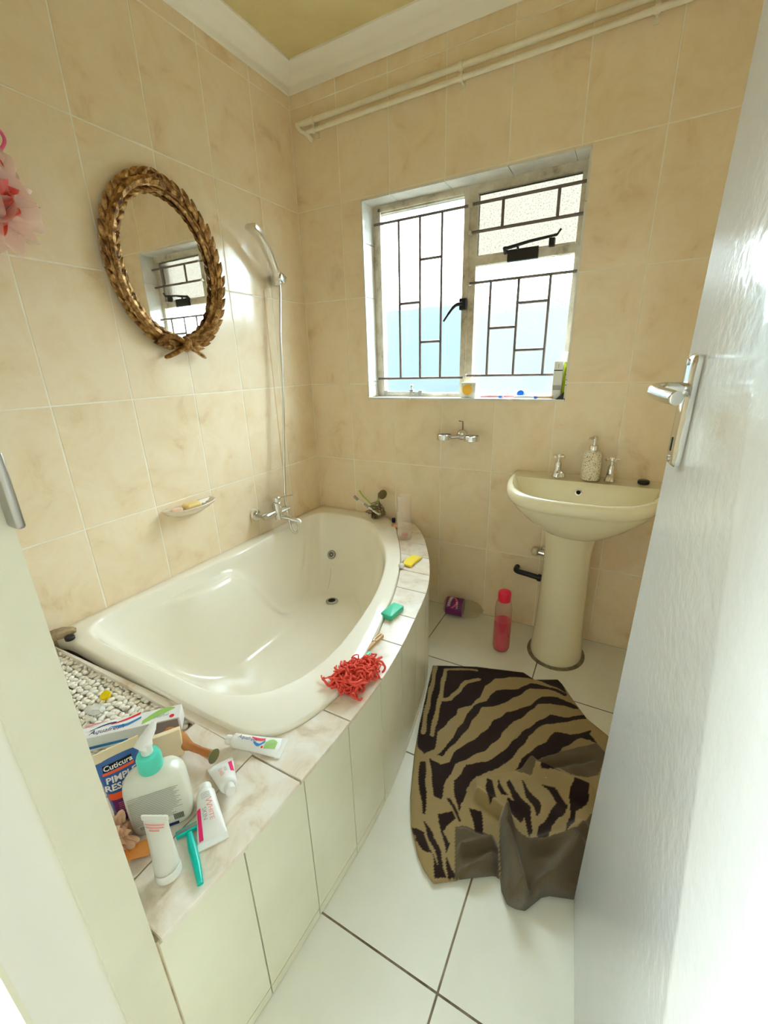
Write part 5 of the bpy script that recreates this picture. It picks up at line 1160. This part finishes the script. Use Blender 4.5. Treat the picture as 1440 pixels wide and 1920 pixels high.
q = MB(); rbox(q, 0.028, 0.018, 0.062, 0.002, 0.001); tag(q.build('small_box', 'off_white', None, 40, (0.560, -0.062, LZ + 0.001), (0, 0, 0.2)), 'small white box beside the frosted tumbler', 'box')
soap_bar('soap_bar', 0.070, 0.040, 0.018, 'skin_pink', (0.578, -0.118, LZ + 0.0005), (0, 0, 0.8), 'pink soap bar in front of the small white box')
q = MB().lathe([(0.009, 0), (0.010, 0.002), (0.010, 0.020), (0.008, 0.024), (0.001, 0.0245)], 16); tag(q.build('bottle_cap', 'navy', None, 40, (0.522, -0.058, LZ + 0.001)), 'small navy bottle cap left of the small white box', 'cap')
# tangle in the far corner: toothbrush, green stems, wire basket remains, suction hook
tb = thing('toothbrush', 'white and grey toothbrush leaning in the wire tangle', 'toothbrush', (0.442, -0.075, 0.500))
MB().tube([(0.0, 0.0, 0.0), (-0.050, -0.012, 0.034), (-0.100, -0.022, 0.070), (-0.128, -0.026, 0.092)], [0.005, 0.006, 0.005, 0.0035], 8).build('handle', 'white_plastic', tb, 60)
MB().tube([(-0.055, -0.014, 0.0385), (-0.080, -0.018, 0.0565)], 0.0068, 8).build('grip', 'print_grey', tb, 60)
q = MB(); rbox(q, 0.030, 0.011, 0.012, 0.003, 0.001); q.xf(Matrix.Translation((-0.124, -0.034, 0.084)) @ Matrix.Rotation(0.65, 4, 'Y')); q.build('bristles', 'print_grey', tb, 40)
gstm = thing('plastic_sprig', 'forked bright green plastic stem caught in the wire tangle', 'plastic stem', (0.400, -0.055, 0.480))
MB().tube(catmull([(0.03, -0.01, 0.02), (-0.01, -0.01, 0.07), (-0.06, -0.012, 0.11), (-0.082, -0.012, 0.140)], 4), 0.0045, 8).build('stem', 'lime_stick', gstm, 60)
MB().tube(catmull([(-0.01, 0.0, 0.03), (0.015, 0.0, 0.075), (0.045, 0.0, 0.115)], 4), 0.0055, 8).build('stem', 'lime_stick', gstm, 60)
wt = thing('wire_basket', 'crushed wire soap basket lying on the bath corner', 'basket', (0.420, -0.062, LZ + 0.018))
r7 = random.Random(2)
for k in range(11):
    P = []; a = r7.uniform(0, 6.28); rx, rz_ = r7.uniform(0.030, 0.058), r7.uniform(0.018, 0.045)
    for i in range(9): a += 0.62; P.append((rx*math.cos(a) + r7.uniform(-.006, .006), r7.uniform(-0.030, 0.030), max(0.0, rz_ + rz_*math.sin(a))))
    MB().tube(catmull(P, 3), r7.uniform(0.0016, 0.0026), 5).build('wire', 'wire_brown', wt, 60)
MB().tube([(0.03, 0.0, 0.02), (0.018, 0.01, 0.075)], 0.003, 6).build('wire', 'wire_brown', wt, 60)
sc_ = thing('suction_hook', 'tarnished suction hook stuck up from the wire tangle', 'hook', (0.462, -0.062, 0.612), (0, 0, -0.5))
q = MB().lathe([(0.026, 0.0), (0.025, 0.004), (0.012, 0.010), (0.007, 0.014), (0.006, 0.024)], 18); q.xf(Matrix.Rotation(-PI/2, 4, 'Y')); q.build('cup', 'wire_brown', sc_, 40)
MB().tube([(-0.022, 0, 0), (-0.036, -0.002, -0.002), (-0.040, -0.004, -0.030), (-0.030, 0.0, -0.095)], [0.007, 0.006, 0.003, 0.0025], 8).build('hook', 'wire_brown', sc_, 50)

# ================================================================ PINK NETTING PUFF HUNG ON THE LEFT WALL
lp = thing('bath_puff', 'pink and white netting bath puff hanging on the tiled wall', 'sponge', (0.080, -1.318, 1.685))
o = ruffle(31, 9, 0.120, (0.55, 0.95, 1.15), 5, 0.16, 110, 9); o.v = [(max(x, -0.070), y, z) for x, y, z in o.v]; o.build('pale_netting', 'puff_pale', lp, 70)
o = ruffle(37, 6, 0.088, (0.6, 0.95, 1.15), 6, 0.16, 100, 8); o.v = [(max(x, -0.068), y + 0.012, z - 0.005) for x, y, z in o.v]; o.build('red_netting', 'puff_red', lp, 70)
MB().tube(catmull([(0.0, 0.0, 0.05), (-0.01, 0.05, 0.10), (-0.02, 0.080, 0.145), (-0.03, 0.05, 0.185), (-0.06, 0.0, 0.22), (-0.072, -0.02, 0.23)], 5), 0.004, 8).build('cord', 'pink', lp, 60)

# ================================================================ ON THE WINDOW SILL
SZ = WIN[2] + 0.0075
ob = thing('soap_box', 'small clear box with an orange fruit printed on it on the sill', 'box', (0.882, 0.040, SZ), (0, 0, 0.0))
q = MB(); rbox(q, 0.070, 0.030, 0.068, 0.003, 0.001); q.build('box', 'off_white', ob, 40)
MB().add([(-0.004 + 0.024*math.cos(a*PI/10), -0.0156, 0.036 + 0.024*math.sin(a*PI/10)) for a in range(20)], [tuple(range(20))]).build('print_orange', 'orange_fruit', ob)
MB().add([(0.006, -0.0159, 0.058), (0.018, -0.0159, 0.054), (0.014, -0.0159, 0.061)], [(0, 1, 2)]).build('print_leaf', 'print_green', ob)
def lying_razor(x, y, rz_, c1, c2, lab):
    t = thing('razor', lab, 'razor', (x, y, SZ), (0, 0, rz_), 'razors on the window sill')
    MB().tube([(-0.045, 0, 0.006), (0.0, 0, 0.008), (0.040, 0, 0.007)], [0.0045, 0.0065, 0.005], 8).build('handle', c1, t, 60)
    q = MB(); rbox(q, 0.012, 0.034, 0.011, 0.002, 0.001); q.xf(Matrix.Translation((0.046, 0, 0.001))); q.build('head', c2, t, 40)
lying_razor(0.985, 0.030, 0.10, 'pink_plastic', 'blue_plastic', 'pink razor with a blue head beside the orange box on the sill')
lying_razor(1.085, 0.036, 2.9, 'pink_plastic', 'pink_plastic', 'pale pink razor in the middle of the sill')
lying_razor(1.140, 0.012, 0.05, 'white_plastic', 'blue_plastic', 'white razor with a blue head at the front of the sill')
q = MB().lathe([(0.016, 0), (0.0165, 0.002), (0.0165, 0.010), (0.014, 0.013), (0.001, 0.014)], 20); q.xf(Matrix.Rotation(1.2, 4, 'X'))
tag(q.build('bottle_cap', 'blue_plastic', None, 40, (1.112, 0.068, SZ + 0.016)), 'round bright blue cap standing on the sill', 'cap')
ws = MB().tube([(1.185, 0.022, SZ + 0.006), (1.255, 0.030, SZ + 0.006)], [0.005, 0.006], 8); tag(ws.build('wooden_stick', 'wood', None, 60), 'short wooden stick lying on the sill', 'stick')
cb = thing('cosmetics_carton', 'slim white printed carton standing at the end of the sill', 'carton', (1.264, 0.046, SZ), (0, 0, 0.0))
q = MB(); rbox(q, 0.036, 0.030, 0.150, 0.002, 0.001); q.build('carton', 'off_white', cb, 40)
for z0, z1, m in ((0.035, 0.055, 'print_grey'), (0.112, 0.116, 'dark'), (0.122, 0.140, 'off_white')): MB().add([(-0.017, -0.0155, z0), (0.017, -0.0155, z0), (0.017, -0.0155, z1), (-0.017, -0.0155, z1)], [(0, 1, 2, 3)]).build('print_band', m, cb)
text('l', 0.026, 'print_grey', cb, Matrix.Translation((0.0, -0.0157, 0.130)) @ Matrix.Rotation(PI/2, 4, 'X'))
yb = thing('yellow_bottle', 'bright yellow bottle with a clear cap behind the white carton on the sill', 'bottle', (1.278, 0.080, SZ))
MB().lathe([(0.016, 0), (0.0175, 0.003), (0.0175, 0.120), (0.013, 0.140), (0.008, 0.146)], 20).build('bottle', 'lime', yb, 50)
MB().lathe([(0.0125, 0.145), (0.0130, 0.148), (0.0125, 0.183), (0.011, 0.186), (0.001, 0.187)], 18).build('cap', 'white_plastic', yb, 50)
q = MB().add([(-0.016, -0.010, 0), (0.014, -0.010, 0), (0.014, 0.008, 0), (-0.016, 0.008, 0), (0.012, -0.006, 0.028), (0.014, 0.004, 0.028)], [(0, 3, 2, 1), (0, 1, 4), (1, 2, 5, 4), (2, 3, 5), (3, 0, 4, 5)])
tag(q.build('sharpener', 'black', None, None, (1.2845, 0.010, SZ)), 'small black wedge at the front corner of the sill', 'plastic wedge')
# stains with a shape of their own: rust run below the shower bracket, drip below the overflow
MB().add([(0.0006, -0.262, 1.60), (0.0006, -0.256, 1.60), (0.0006, -0.330, 0.62), (0.0006, -0.336, 0.62)], [(0, 3, 2, 1)])
M['stain'] = mat('rust_stain', (0.70, 0.47, 0.24), 0.5)
MB().box(0.0003, 0.0007, -0.3005, -0.2965, 0.64, 1.60).build('rust_stain', 'stain', wl)
dp_ = [(pO.x + 0.012 + 0.030*t, pO.y - 0.030 - 0.085*t) for t in [k/8 for k in range(9)]]
o = MB().tube([(x, y, tub_point(x, y) + 0.0003) for x, y in dp_], 0.0013, 6); o.xf(B0); o.build('drip_stain', 'stain', bt, 60)
